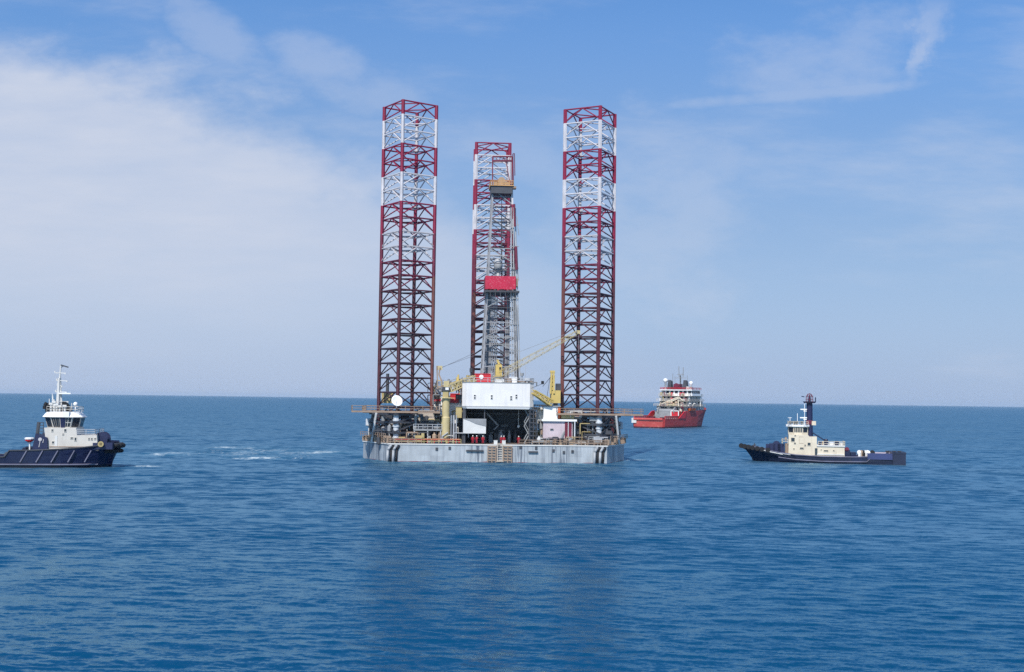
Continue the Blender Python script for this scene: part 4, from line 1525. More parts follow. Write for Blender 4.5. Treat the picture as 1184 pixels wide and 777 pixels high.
# racking board wrapped in red sheeting
k = MB()
a, b = P(561, 334, 9.2), P(596.5, 319.5, 9.2)
sheet = [(a.x, 9.2), (b.x, 9.2), (b.x, 17), (a.x, 17)]
for (xa, ya), (xb, yb) in zip(sheet, sheet[1:] + sheet[:1]):
    n = 10
    for i in range(n):
        p0 = Vector((xa, ya)).lerp(Vector((xb, yb)), i / n)
        p1 = Vector((xa, ya)).lerp(Vector((xb, yb)), (i + 1) / n)
        dz = rnd.uniform(-0.12, 0.12)
        k.hexa([(p0.x, p0.y, a.z + dz), (p1.x, p1.y, a.z + dz), (p1.x, p1.y + 0.06, a.z + dz), (p0.x, p0.y + 0.06, a.z + dz)],
               [(p0.x, p0.y, b.z), (p1.x, p1.y, b.z), (p1.x, p1.y + 0.06, b.z), (p0.x, p0.y + 0.06, b.z)])
mk = k.build('wind_wall', M['wind_red'], der)
k = MB()
k.box(a.x - 0.2, b.x + 0.9, 9.0, 17.2, a.z - 0.75, a.z - 0.3)
for i in range(7):
    x = a.x + (b.x - a.x) * i / 6
    k.bar((x, 9.1, a.z - 0.8), (x, 9.1, a.z - 2.0), 0.08, n=4)
k.build('monkey_board', M['dark_steel'], mk)
k = MB()
pbox(k, 597, 322, 599, 331, 9.3, 3)
k.build('wind_wall_end', M['rust_rail'], mk)

# crew ----------------------------------------------------------------------
def person_mesh(v):
    arms = [((0.24, 0, 1.40), (0.33, -0.02, 1.12), (0.34, -0.10, 0.86)), ((-0.24, 0, 1.40), (-0.33, 0.03, 1.13), (-0.30, -0.14, 0.90))]
    if v == 1:
        arms[0] = ((0.24, 0, 1.40), (0.36, -0.10, 1.17), (0.20, -0.32, 1.15))
    js = [(0, 0, 0.95), (0, 0, 1.15), (0, 0, 1.40), (0, -0.01, 1.52), (0, -0.03, 1.64), (0, -0.03, 1.74)]
    rs = [0.17, 0.165, 0.19, 0.07, 0.10, 0.08]
    ed = [(0, 1), (1, 2), (2, 3), (3, 4), (4, 5)]
    for a in arms:
        i = len(js)
        js += list(a)
        rs += [0.085, 0.065, 0.05]
        ed += [(2, i), (i, i + 1), (i + 1, i + 2)]
    for s in (1, -1):
        i = len(js)
        js += [(0.1 * s, 0, 0.88), (0.13 * s, -0.02 if s > 0 else 0.02, 0.48), (0.14 * s, 0.02, 0.06), (0.15 * s, -0.16, 0.04)]
        rs += [0.11, 0.08, 0.06, 0.05]
        ed += [(0, i), (i, i + 1), (i + 1, i + 2), (i + 2, i + 3)]
    me = bpy.data.meshes.new('person')
    me.from_pydata(js, ed, [])
    me.materials.append(M['body_cloth'])
    return me, rs


m, nt, b = nmat('coverall and skin')
tco = nt.nodes.new('ShaderNodeTexCoord').outputs['Object']
s_ = nt.nodes.new('ShaderNodeSeparateXYZ')
nt.links.new(tco, s_.inputs[0])
c_ = mix(nt, mth(nt, 'GREATER_THAN', s_.outputs[2], 1.50), (0.36, 0.014, 0.03, 1), (0.42, 0.24, 0.17, 1))
c_ = mix(nt, mth(nt, 'LESS_THAN', s_.outputs[2], 0.12), c_, (0.02, 0.018, 0.016, 1))
nt.links.new(c_, b.inputs['Base Color'])
b.inputs['Roughness'].default_value = 0.9
M['body_cloth'] = m
protos = []
for v in (0, 1):
    me, rs = person_mesh(v)
    o = bpy.data.objects.new('person', me)
    COL.objects.link(o)
    sk = o.modifiers.new('skin', 'SKIN')
    for vtx, r_ in zip(me.skin_vertices[0].data, rs):
        vtx.radius = (r_, r_)
    me.skin_vertices[0].data[0].use_root = True
    ss = o.modifiers.new('smooth', 'SUBSURF')
    ss.levels = ss.render_levels = 1
    hm = MB()
    hm.lathe((0, -0.03, 1.70), [(0.17, 0.0), (0.17, 0.02), (0.13, 0.03), (0.12, 0.10), (0.07, 0.15), (0.01, 0.165)], 10)
    hmo = hm.build('hard_hat', M['bright_white'], o, smooth=True)
    protos.append((o, hmo))
crew = [(546.5, 0, 20, 'crew member in red coveralls, leftmost under the white hung cabin'),
        (551.2, 1, -30, 'crew member in red coveralls between two others under the white hung cabin'),
        (558.3, 0, 5, 'crew member in red coveralls under the right end of the white hung cabin'),
        (579.5, 1, 40, 'crew member in red coveralls above the ladder, left of a close pair'),
        (582.6, 0, -25, 'crew member in red coveralls above the ladder, right of a close pair'),
        (599.6, 1, 0, 'crew member in red coveralls alone under the bright lamp')]
used = set()
for px, v, a, lab in crew:
    o, hm = protos[v]
    if v in used:
        o2 = o.copy()
        COL.objects.link(o2)
        h2 = hm.copy()
        COL.objects.link(h2)
        h2.parent = o2
        o = o2
    used.add(v)
    q = P(px, 512, -8.0)
    w = Matrix.Rotation(RIG_YAW, 3, 'Z') @ Vector((q.x, -8.0, DZ + 0.055)) + RF.loc
    o.location = w
    o.rotation_euler = (0, 0, R(a))
    tag(o, lab, 'person', 'rig crew in red coveralls')
for px in (573, 582.5):
    k = MB()
    q = P(px, 513, -9.0)
    k.box(q.x - 0.4, q.x + 0.4, -9.2, -8.7, DZ + 0.05, DZ + 0.85)
    k.box(q.x - 0.46, q.x + 0.46, -9.25, -8.65, DZ + 0.852, DZ + 0.93)
    k.build('mooring_bitt', M['offwhite'], rig)


# ------------------------------------------------------------------ vessels
def vessel_hull(name, st, mats, parent, bul=0.9, keel=-1.6, nfine=3):
    """st: stations stern to bow of (x_deck, half_deck, z_rail, x_wl, half_wl). Shell, bulwark with thickness, deck."""
    k = MB()
    rings = []
    for xd, yd, zd, xw, yw in st:
        sec = [(xw, yw * 0.55, keel), (xw, yw * 0.98, -0.2)]
        for i in range(1, nfine + 1):
            t = i / nfine
            e = t ** 1.3
            sec.append((xw + (xd - xw) * e, yw + (yd - yw) * e, -0.2 + (zd + 0.2) * t))
        yi = max(0.02, yd - 0.22)
        sec.append((xd, yi, zd))
        sec.append((xd, yi, zd - bul))
        rings.append(sec)
    n = len(rings[0])
    pts = []
    for sec in rings:
        pts += [(x, -y, z) for x, y, z in sec]
        pts += [(x, y, z) for x, y, z in reversed(sec)]
    m_ = 2 * n
    fs, mi = [], []
    for i in range(len(rings) - 1):
        for j in range(m_):
            j2 = (j + 1) % m_
            if j == n - 1:
                mm = 1
            elif j == m_ - 1:
                mm = 0
            else:
                mm = 0
            fs.append((i * m_ + j, i * m_ + j2, (i + 1) * m_ + j2, (i + 1) * m_ + j))
            mi.append(mm)
    fs.append(tuple(range(m_)))
    mi.append(2 if len(mats) > 2 else 0)
    o = len(rings) - 1
    fs.append(tuple(o * m_ + j for j in range(m_ - 1, -1, -1)))
    mi.append(0)
    k.v = pts
    k.f = fs
    k.mi = mi
    return k.build(name, mats, parent)


# ---- left tug: navy hull, white house, bow to the right
TA = Frame((-90.8, 226.0, 0), R(9))
ta = empty('tugboat', TA.loc, TA.yaw)
tag(ta, 'navy tugboat with white wheelhouse, cut off by the left edge of the view', 'tugboat', 'tugboats attending the rig')
def TP(px, py, yl=-5.0): return TA.pt(px, py, yl)
stA = []
for xd, yd, zd, xw, yw in ((-16, 4.6, 2.0, -15.2, 4.2), (-13, 5.0, 2.0, -13, 4.7), (-5.6, 5.2, 2.05, -5.6, 5.0), (-5.0, 5.2, 2.1, -5.0, 5.0),
                           (-4.2, 5.2, 3.3, -4.2, 5.0), (0, 5.2, 3.35, 0, 5.0), (5, 5.1, 3.6, 5, 4.7), (9, 4.7, 3.95, 8.6, 3.8),
                           (12, 3.9, 4.3, 11.2, 2.4), (14, 2.7, 4.5, 12.6, 1.0), (15.2, 1.3, 4.6, 13.2, 0.25)):
    stA.append((xd, yd, zd, xw, yw))
ha = vessel_hull('hull', stA, [M['navy'], M['deck_grey']], ta, 0.8)
k = MB()
pr = [(x, -y - 0.06, 0.62) for x, y in ((-15.6, 4.35), (-13, 4.85), (-5, 5.08), (0, 5.08), (5, 4.85), (8.7, 4.05), (11.4, 2.75))]
k.path(pr, 0.14)
k.path([(x, -y, z) for x, y, z in pr], 0.14)
k.build('rubbing_strake', M['strake'], ha)
k = MB()
for s in (-1, 1):
    k.path([(x, s * (y + 0.05), z - 0.03) for x, y, z, _, _ in stA], 0.13, n=6)
k.build('rail_cap', M['dark_steel'], ha)
for px in (23, 41.5, 59, 78, 97):
    k = MB()
    a, b = TP(px, 534.5, -5.16), TP(px + 8, 521, -5.16)
    a.y = -5.16 if px < 70 else -4.95 + (px - 70) * 0.012
    b.y = -5.25 if px < 70 else -5.2 + (px - 70) * 0.014
    k.bar(a, b, 0.1, n=4)
    k.build('side_fender', M['strake'], ha)
k = MB()     # big bow fender
for i in range(9):
    t = -1 + 2 * i / 8
    pass
arc = [(15.55 - 2.6 * t * t, 3.1 * t, 0) for t in [-1 + 0.25 * i for i in range(9)]]
k.path([(x, y, 4.15) for x, y, _ in arc], 0.45, n=10)
k.path([(x - 0.25, y * 0.97, 3.1) for x, y, _ in arc], 0.36, n=10)
k.build('bow_fender', M['black'], ha, smooth=True)
k = MB()
pts_ = []
pbox(k, 107, 512.2, 130, 519.5, -4.0, 8.0, fr=TA)
k.build('foredeck', M['royal'], ta)
k = MB()
a = TP(117, 513, -2)
k.lathe((a.x, -2.3, TP(117, 507, -2).z), [(0.4, 0), (1.25, 0.02), (1.25, 0.25), (0.7, 0.27), (0.7, 2.9), (1.25, 2.92), (1.25, 3.2), (0.4, 3.25)], 16, 'y')
pbox(k, 112.5, 507, 124, 513.5, -2.4, 4, fr=TA)
k.build('bow_winch', M['royal'], ta)
k = MB()
k.path([TP(121, 504, -1), TP(127, 510, -1), TP(138, 510.5, -1)], 0.22)
k.build('towing_rope', M['navy'], ta)
k = MB()
a = TP(116.5, 513.5, -4.6)
k.lathe((a.x, -4.6, a.z), [(0.55, -0.1), (0.55, 0.1), (0.3, 0.1), (0.3, -0.1)], 12, 'y')
k.build('anchor_roller', M['rail_yellow'], ta)
# house
k = MB()
z0 = TP(70, 520, -3.7).z
a = [TP(54, 520, -3.7), TP(51, 494.6, -3.7), TP(88, 494.6, -3.7), TP(89, 503.2, -3.7), TP(112, 503.2, -3.7), TP(113, 520, -3.7)]
k.prism_y([(p.x, p.z) for p in a], -3.7, 3.7)
hs = k.build('superstructure', M['tug_white'], ta)
k = MB()
for y0, y1, x0, x1 in ((516.3, 516.9, 57, 105), (520, 520.8, 54, 114)):
    pbox(k, x0, y0, x1, y1, -3.78, 0.075, fr=TA)
k.build('house_ledge', M['rust_rail'], hs)
for px, py, w, h in ((103, 507.5, 1.4, 2.2), (106.3, 507.5, 1.4, 2.2), (110, 507.3, 1.4, 1.8), (87.3, 507.8, 2.0, 3.6), (83, 506.5, 2.6, 1.6), (75.5, 497.6, 2.2, 3), (60.5, 497.6, 1.6, 2.4), (61.5, 511.5, 2.4, 2.2), (73, 502, 1.2, 1.4)):
    window(hs, px, py, w, h, -3.7, 'porthole', TA, 1, 'tug_white')
k = MB()
pbox(k, 63, 504, 66.5, 517, -3.76, 0.055, fr=TA)
k.build('door', M['offwhite'], hs)
k = MB()
a = TP(93, 503, -3.4)
e = [(TP(x, 503.1, -3.5).x, y, a.z) for x, y in ((89, -3.6), (110, -3.6), (112, -1), (112, 3.5))]
rail(k, e, 1.1, 0.05, 1.2, 3)
k.build('railing', M['pale_steel'], hs)
# wheelhouse: flared, windows all round
wt, wb = TP(70, 482.2, -3).z, TP(70, 494.6, -3).z
xl0, xr0, xl1, xr1 = TP(53, 494, -3).x, TP(89.5, 494, -3).x, TP(50, 482, -3).x, TP(93, 482, -3).x


def wh(xa, xb, h, z):
    c = 1.4
    return [(xa, -h + c, z), (xa + c, -h, z), (xb - c, -h, z), (xb, -h + c, z), (xb, h - c, z), (xb - c, h, z), (xa + c, h, z), (xa, h - c, z)]


B_, T_ = wh(xl0, xr0, 2.9, wb), wh(xl1, xr1, 3.3, wt)
k = MB()
k.hexa(B_, T_)
wheel = k.build('wheelhouse', M['tug_white'], ta)


def pane_on(parent, B_, T_, j, u0, u1, v0, v1, name='window', mat='glass', off=0.05):
    n = len(B_)
    a, b, c, d = (Vector(q) for q in (B_[j], B_[(j + 1) % n], T_[(j + 1) % n], T_[j]))
    def pt(u, v): return (a.lerp(b, u)).lerp(d.lerp(c, u), v)
    nrm = (b - a).cross(d - a).normalized()
    q = [pt(u0, v0), pt(u1, v0), pt(u1, v1), pt(u0, v1)]
    k = MB()
    k.hexa([p + nrm * 0.004 for p in q], [p + nrm * off for p in q])
    return k.build(name, M[mat], parent)


def windows_row(parent, B_, T_, j, n, v0=0.08, v1=0.94, gap=0.12):
    for i in range(n):
        pane_on(parent, B_, T_, j, (i + gap) / n, (i + 1 - gap) / n, v0, v1)


for i, (u0, u1) in enumerate(((0.02, 0.10), (0.12, 0.2), (0.22, 0.32), (0.335, 0.40), (0.72, 0.80), (0.84, 0.97))):
    pane_on(wheel, B_, T_, 1, u0, u1, 0.06 if i < 4 else 0.55, 0.94)
    if i >= 4:
        pane_on(wheel, B_, T_, 1, u0, u1, 0.1, 0.46)
pane_on(wheel, B_, T_, 1, 0.44, 0.69, -0.02, 0.98, 'blue_panel', 'royal', 0.09)
for j in (0, 2, 4, 6):
    windows_row(wheel, B_, T_, j, 1)
for j, n in ((3, 3), (5, 5), (7, 3)):
    windows_row(wheel, B_, T_, j, n)
k = MB()
zt = TP(70, 476.2, -3).z
k.hexa(wh(xl1 - 0.35, xr1 + 0.25, 3.6, wt + 0.003), wh(xl1 + 0.3, xr1 - 0.75, 2.8, zt))
pbox(k, 72, 476.0, 80, 482.4, -3.66, 1.0, fr=TA)
wr = k.build('roof', M['bright_white'], wheel)
k = MB()
pbox(k, 52, 471.5, 80, 476.1, -1.6, 3.2, fr=TA)
pl = k.build('monkey_island', M['dark_steel'], wheel)
k = MB()
a = zt
e = [(TP(x, 476, -2.5).x, y, zt) for x, y in ((54, -2.5), (90, -2.5), (90, 2.5), (54, 2.5), (54, -2.5))]
rail(k, e, 1.0, 0.04, 1.2, 2)
k.build('railing', M['tug_white'], wheel)
for pts, nm in (([(51.5, 473), (51.8, 469), (54, 465.5)], 'exhaust_pipe'), ([(54.5, 473), (55, 470), (57.5, 466.5)], 'exhaust_pipe'),
                ([(72, 466), (76, 466.3), (79.4, 470), (80, 476)], 'exhaust_pipe')):
    k = MB()
    k.path([TP(x, y, -1.8) for x, y in pts], 0.34, n=8)
    k.build(nm, M['black'], ta)
# mast
k = MB()
k.bar(TP(66.5, 476, 0), TP(68.3, 437, 0), 0.42, n=6, w2=0.26)
k.bar(TP(71.5, 476, 0.2), TP(69.7, 437, 0.2), 0.22, n=6, w2=0.16)
k.bar(TP(69, 440, 0.1), TP(70.3, 421.5, 0.1), 0.2, n=6, w2=0.13)
for i in range(8):
    y = 472 - i * 4.6
    k.bar(TP(66.8 + i * 0.2, y, 0), TP(71.2 - i * 0.2, y - 3, 0.2), 0.08, n=4)
ms = k.build('mast', M['offwhite'], ta)
k = MB()
k.bar(TP(70.2, 422, 0.1), TP(79, 424.6, 0.1), 0.12, n=4)
k.bar(TP(70.2, 425, 0.1), TP(74, 423, 0.1), 0.07, n=4)
k.build('gaff', M['dark_steel'], ms)
for y, x0, x1 in ((431, 63, 76), (440, 65, 78), (453, 64, 77), (464, 62, 79), (446, 66, 72)):
    k = MB()
    k.bar(TP(x0, y, 0), TP(x1, y + 0.4, 0), 0.08, n=4)
    k.bar(TP(x0 + 0.5, y, 0), TP(x0 + 0.5, y - 2.2, 0), 0.1, n=4)
    k.bar(TP(x1 - 0.5, y, 0), TP(x1 - 0.5, y + 1.8, 0), 0.11, n=4)
    k.build('crosstree', M['offwhite'], ms)
k = MB()
q = TP(74.5, 455, -0.4)
k.box(q.x - 1.0, q.x + 1.2, -0.6, -0.2, q.z - 0.1, q.z + 0.15)
k.build('radar_scanner', M['bright_white'], ms)
for px, y0, y1 in ((60.5, 476, 455), (62.5, 476, 424), (83, 476, 466), (57, 476, 461)):
    k = MB()
    k.bar(TP(px, y0, -1), TP(px - (1.5 if y1 == 424 else 0), y1 if y1 != 424 else 457, -1), 0.06, n=4)
    k.build('antenna', M['offwhite'], ms)
k = MB()
q = TP(87.3, 467.3, -1.5)
k.ball((q.x, -1.5, q.z), 0.42)
k.bar((q.x, -1.5, q.z - 0.3), (q.x, -1.5, zt), 0.1)
k.build('radome', M['bright_white'], ta, smooth=True)
k = MB()
q = TP(68, 470, -1.8)
for px, y0 in ((59, 468), (62.5, 466), (65.5, 469), (75, 470.5), (69, 471)):
    a, b = TP(px, 476, -2), TP(px, y0, -2)
    k.bar(a, b, 0.22, n=6)
    k.box(b.x - 0.35, b.x + 0.35, -2.3, -1.7, b.z, b.z + 0.4)
k.build('searchlight', M['offwhite'], ta)
# funnel casing and stack
k = MB()
a = [TP(37, 519.5, -4.2), TP(41, 501.5, -4.2), TP(54.5, 506, -4.2), TP(55, 519.5, -4.2)]
k.prism_y([(p.x, p.z) for p in a], -4.2, -1.4)
k.prism_y([(p.x, p.z) for p in a], 1.4, 4.2)
fn = k.build('funnel', M['royal'], ta)
k = MB()
k.lathe((TP(46.3, 508, -4.3).x, -4.25, TP(46, 508, -4.3).z), [(0.35, -0.04), (0.35, 0.04)], 10, 'y')
k.bar(TP(45, 517, -4.26), TP(46.8, 508, -4.26), 0.06, n=4)
k.bar(TP(49.5, 512, -4.26), TP(50.5, 508, -4.26), 0.06, n=4)
k.build('life_ring', M['leg_worn_white'], fn)
k = MB()
k.bar(TP(43, 503, -2.6), TP(45, 488, -2.6), 0.33, n=8)
rail(k, [TP(45, 502, -3.4), TP(50, 502, -3.4)], 2.2, 0.06, 0.5, 4)
k.build('stack_pipe', M['dark_steel'], fn)
# fire monitor on its post
k = MB()
k.bar(TP(34.3, 520, -3.2), TP(34.3, 509, -3.2), 0.14)
mo = k.build('deck_crane', M['bright_white'], ta)
k = MB()
q = TP(34, 508.6, -3.2)
k.lathe((q.x, -3.2, q.z), [(0.2, -0.5), (0.75, -0.15), (0.8, 0.1)], 12)
k.build('raft_cradle', M['signal_red'], mo)
k = MB()
k.lathe((q.x, -3.2, q.z + 0.102), [(0.85, 0), (0.9, 0.2), (0.7, 0.35)], 12)
k.build('raft_cover', M['bright_white'], mo)
# aft deck gear
k = MB()
rail(k, [TP(12, 528, -4.4), TP(38, 528, -4.4)], 1.2, 0.06, 0.9, 2)
k.build('railing', M['tan'], ta)
for px, py, mt in ((17, 523, 'tan'), (20, 524, 'offwhite'), (23.5, 524, 'signal_red'), (27, 523, 'tan'), (30, 525, 'leg_worn_white'), (33.5, 525, 'dark_steel')):
    q = TP(px, py, -3)
    k = MB()
    w = rnd.uniform(0.25, 0.5)
    k.lathe((q.x, -3 + rnd.uniform(-0.4, 0.4), 1.6), [(w, 0), (w * 1.1, 0.1), (w, q.z - 1.6), (w * 0.5, q.z - 1.4)], 10)
    k.build('deck_drum', M[mt], ta)
k = MB()
a = [TP(9, 528.5, -4.9), TP(15, 518.6, -4.9), TP(40, 518.6, -4.9), TP(40, 519.8, -4.9), TP(16, 519.8, -4.9), TP(11, 528.5, -4.9)]
k.prism_y([(p.x, p.z) for p in a], 4.7, 4.95)
k.build('side_coaming', M['navy'], ta)
k = MB()
q = TP(24, 520, 0)
k.lathe((q.x - 2, -1.6, 2.2), [(0.3, 0), (0.65, 0.02), (0.65, 0.2), (0.35, 0.22), (0.35, 3.0), (0.65, 3.02), (0.65, 3.2), (0.3, 3.22)], 14, 'y')
k.box(q.x - 3, q.x - 1, -1.5, 1.5, 1.25, 1.9)
k.build('tow_winch', M['dark_steel'], ta)

# ---- right tug: long low navy hull, cream house, bow to the left
TBY = R(180 - 12)
TB = Frame((73.9, 282.5, 0), TBY)
tb = empty('tugboat', TB.loc, TBY)
tag(tb, 'long low tugboat with cream deckhouse and dark blue lattice-topped mast', 'tugboat', 'tugboats attending the rig')
def BP(px, py, yl=5.0): return TB.pt(px, py, yl)
# stern stations from pixel columns
def bst(px, zpy, yd, pxw, yw, off=0.0):
    d = BP(px, zpy, yd)
    w = BP(pxw, 533, yw)
    return (d.x, yd, max(0.8, d.z + off), w.x, yw)


stB = [bst(1044.5, 523.5, 4.4, 1041.5, 4.2), bst(1033, 524, 4.9, 1032, 4.8), bst(1006, 525.2, 5.1, 1006, 5.0), bst(1002.5, 528.4, 5.1, 1002.5, 5.0),
       bst(985, 528.6, 5.2, 985, 5.1), bst(950, 528.0, 5.2, 950, 5.0), bst(920, 526.0, 5.0, 922, 4.6), bst(900, 523.2, 4.6, 903, 3.6),
       bst(884, 519.8, 3.8, 890, 2.4), bst(870, 516.2, 2.6, 880, 1.2), bst(861, 514.2, 1.4, 875, 0.5), bst(855.5, 513.2, 0.5, 872.5, 0.12)]
hb2 = vessel_hull('hull', stB, [M['navy_old'], M['deck_grey']], tb, 0.75)
k = MB()
for s in (-1, 1):
    k.path([(x, s * (y + 0.05), z + 0.02) for x, y, z, _, _ in stB[3:10]], 0.13)
k.build('rail_cap', M['strake'], hb2)
k = MB()
for s in (-1, 1):
    k.path([(x, s * (y + 0.06), z - 1.1) for x, y, z, _, _ in stB[2:8]], 0.12)
k.build('rubbing_strake', M['strake'], hb2)
for i, px in enumerate((857, 861, 865.5, 870, 875.5, 881, 888)):
    yb = (0.7, 1.5, 2.2, 2.8, 3.4, 3.9, 4.2)[i]
    q = BP(px, 515.2 + i * 0.85, yb)
    k = MB()
    k.lathe((q.x, yb + 0.05, q.z), [(0.25, -0.16), (0.55, -0.16), (0.6, 0), (0.55, 0.16), (0.25, 0.16)], 12, 'y')
    k.build('tyre_fender', M['black'], hb2)
k = MB()
a = stB[0]
k.box(a[0] - 0.5, a[0] + 2.4, -4.75, 4.98, 0.05, a[2] - 0.35)
k.box(a[0] - 0.6, a[0] + 2.5, -4.8, 5.02, a[2] - 0.348, a[2] + 0.1)
k.build('stern_fender', M['navy_old'], hb2)
k = MB()
pbox(k, 1003, 524.6, 1032, 531.2, 5.14, 0.12, fr=TB, sgn=-1)
k.build('aft_bulwark', M['blue_paint'], hb2)
k = MB()
pbox(k, 985, 529.2, 1002, 534.8, 5.25, 0.15, fr=TB, sgn=-1)
k.build('side_door', M['navy'], hb2)
k = MB()
a, b = BP(1004, 523.6, 4.3), BP(1041, 521.8, 4.3)
k.box(min(a.x, b.x), max(a.x, b.x), -4.3, 4.3, 1.9, 2.55)
k.build('aft_deck_cover', M['pinkish'], hb2)
k = MB()
for px in (1026, 1034, 1040):
    q = BP(px, 521.5, 3)
    k.lathe((q.x, 3, 2.55), [(0.3, 0), (0.3, 0.5), (0.45, 0.52), (0.45, 0.7)], 8)
k.build('bollard', M['dark_steel'], hb2)
# fo'c'sle gear
k = MB()
q = BP(898, 520, 1.5)
for px, h, w in ((888, 1.0, 0.5), (893, 1.3, 0.7), (898, 1.5, 0.9), (903, 1.2, 0.8)):
    c = BP(px, 520, 1.5)
    k.box(c.x - w, c.x + w, -1.2, 2.2, 2.2, 3.6 + h * 0.55)
k.lathe((q.x, -1.8, 4.0), [(0.4, 0), (0.9, 0.02), (0.9, 0.3), (0.5, 0.32), (0.5, 3.0), (0.9, 3.02), (0.9, 3.3), (0.4, 3.32)], 14, 'y')
k.build('windlass', M['royal'], tb)
k = MB()
q = BP(872.5, 514.5, 0.3)
k.bar((q.x, 0.3, q.z - 0.6), (q.x, 0.3, q.z + 0.5), 0.1)
k.bar((q.x - 0.4, 0.3, q.z), (q.x + 0.4, 0.3, q.z), 0.1)
k.build('bow_bitt', M['dark_steel'], tb)
k = MB()
k.path([BP(880, 520, 3.9), BP(893, 523, 4.4), BP(905, 525.4, 4.75)], 0.10)
k.path([BP(890, 521.2, 4.2), BP(903, 524.2, 4.7), BP(914, 526, 4.95)], 0.08)
k.build('awning_rail', M['offwhite'], tb)
# cream house
HY = 3.6
k = MB()
a = [BP(911.5, 526.5, HY), BP(912, 502.5, HY), BP(934, 502.5, HY), BP(936, 505, HY), BP(944.5, 505, HY), BP(944.5, 526.5, HY)]
k.prism_y([(p.x, p.z) for p in a], -HY, HY)
hs = k.build('superstructure', M['cream'], tb)
k = MB()
pbox(k, 944.7, 516.2, 976.5, 527.0, HY - 0.05, 7.1, fr=TB, sgn=-1)
lo_ = k.build('engine_casing', M['cream'], tb)
k = MB()
pbox(k, 944.6, 515.3, 977, 516.1, HY + 0.15, 7.4, fr=TB, sgn=-1)
pbox(k, 944.8, 525.3, 976, 525.9, HY + 0.08, 0.12, fr=TB, sgn=-1)
k.build('deck_edge', M['offwhite'], lo_)
k = MB()
e = [(BP(x, 515.4, HY).x, y, BP(960, 515.3, HY).z) for x, y in ((946, HY), (977, HY), (977, -HY))]
rail(k, e, 1.0, 0.05, 1.2, 2)
k.build('railing', M['cream'], lo_)
k = MB()
pbox(k, 942.2, 518.3, 945.2, 526, HY + 0.06, 0.058, fr=TB, sgn=-1)
k.build('doorway', M['glass'], hs)
for px, py, w, h in ((916.8, 508.3, 4, 4.2), (919.2, 512.5, 2, 1.4), (918, 519, 1.3, 1.3), (927, 518.3, 4.2, 1.6), (935.5, 513.5, 3.4, 3.2), (931, 514.8, 1.6, 1.2), (919.5, 503.6, 1.6, 1.0)):
    window(hs, px, py, w, h, HY, 'porthole', TB, -1, 'cream')
for px, py, w, h in ((955, 521.2, 5, 1.2), (964, 520.8, 1.4, 1), (949.5, 520, 1, 1)):
    window(lo_, px, py, w, h, HY - 0.05, 'vent_grille', TB, -1, 'cream')
k = MB()
for x0, y0, x1, y1 in ((924, 505, 929, 505.2), (924, 512.5, 929, 512.7), (924, 505, 924.2, 512.7)):
    pbox(k, x0, y0, x1, y1, HY + 0.03, 0.025, fr=TB, sgn=-1)
k.build('door_outline', M['rust_rail'], hs)
# bridge
xa, xb = sorted((BP(911.5, 500, 3).x, BP(934.5, 500, 3).x))
zb_, zt_ = BP(920, 502.5, 3.2).z, BP(920, 493.3, 3.2).z
B_, T_ = wh(xa, xb, 3.0, zb_ + 0.003), wh(xa - 0.05, xb + 0.1, 3.1, zt_)
k = MB()
k.hexa(B_, T_)
br = k.build('wheelhouse', M['cream'], tb)
for j, n in ((5, 5), (1, 4), (3, 4), (7, 3), (0, 1), (2, 1), (4, 1), (6, 1)):
    windows_row(br, B_, T_, j, n, 0.3, 0.9, 0.16)
k = MB()
k.hexa(wh(xa - 0.3, xb + 0.5, 3.4, zt_ + 0.003), wh(xa - 0.3, xb + 0.5, 3.4, zt_ + 0.45))
rf = k.build('roof', M['bright_white'], br)
zr = zt_ + 0.45
for px, w in ((914, 0.35), (918.5, 0.5), (921, 0.35), (927, 0.3)):
    q = BP(px, 490, 1.5)
    k = MB()
    k.lathe((q.x, 1.5, zr), [(w * 0.4, 0), (w * 0.4, 0.25), (w, 0.3), (w, 0.75), (w * 0.6, 0.85)], 10)
    k.build('searchlight', M['dark_steel'], rf)
k = MB()
rail(k, [(xa, 3.2, zr), (xb, 3.2, zr), (xb, -3.2, zr)], 0.8, 0.04, 1.1, 2)
k.build('railing', M['cream'], rf)
k = MB()
pbox(k, 907.5, 505.5, 909.8, 509.5, 3.2, 1, fr=TB, sgn=-1)
pbox(k, 908, 513, 911.3, 526, 3.0, 5.5, fr=TB, sgn=-1)
k.build('front_platform', M['rust_rail'], hs)
k = MB()
e = [(BP(x, 513, 3.4).x, y, BP(908, 513, 3.4).z) for x, y in ((911, 3.4), (905, 3.0), (904.5, -3))]
rail(k, e, 1.1, 0.05, 1.0, 2)
k.build('railing', M['cream'], hs)
# mast
k = MB()
a, b = BP(936, 504, 0.4), BP(935.6, 466, 0.4)
k.lathe((a.x, 0.4, 0), [(0.85, a.z - 1.5), (0.75, a.z + 3), (0.7, b.z)], 12)
ms = k.build('mast', M['royal'], tb)
k = MB()
k.lathe((a.x, 0.4, b.z + 0.003), [(1.3, 0), (1.45, 0.18), (1.45, 0.22)], 14)
k.build('top_platform', M['navy'], ms)
k = MB()
zc = b.z + 0.2
ht = BP(935, 455, 0.4).z - zc
for i in range(8):
    t = 2 * math.pi * i / 8
    x, y = math.cos(t) * 0.85, math.sin(t) * 0.85
    k.path([(a.x + x, 0.4 + y, zc), (a.x + x * 0.95, 0.4 + y * 0.95, zc + ht * 0.65), (a.x + x * 0.5, 0.4 + y * 0.5, zc + ht * 0.92), (a.x, 0.4, zc + ht)], 0.05, n=4)
for zz in (0.33, 0.66):
    for i in range(8):
        t, t2 = 2 * math.pi * i / 8, 2 * math.pi * (i + 1) / 8
        k.bar((a.x + math.cos(t) * 0.84, 0.4 + math.sin(t) * 0.84, zc + ht * zz), (a.x + math.cos(t2) * 0.84, 0.4 + math.sin(t2) * 0.84, zc + ht * zz), 0.05, n=4)
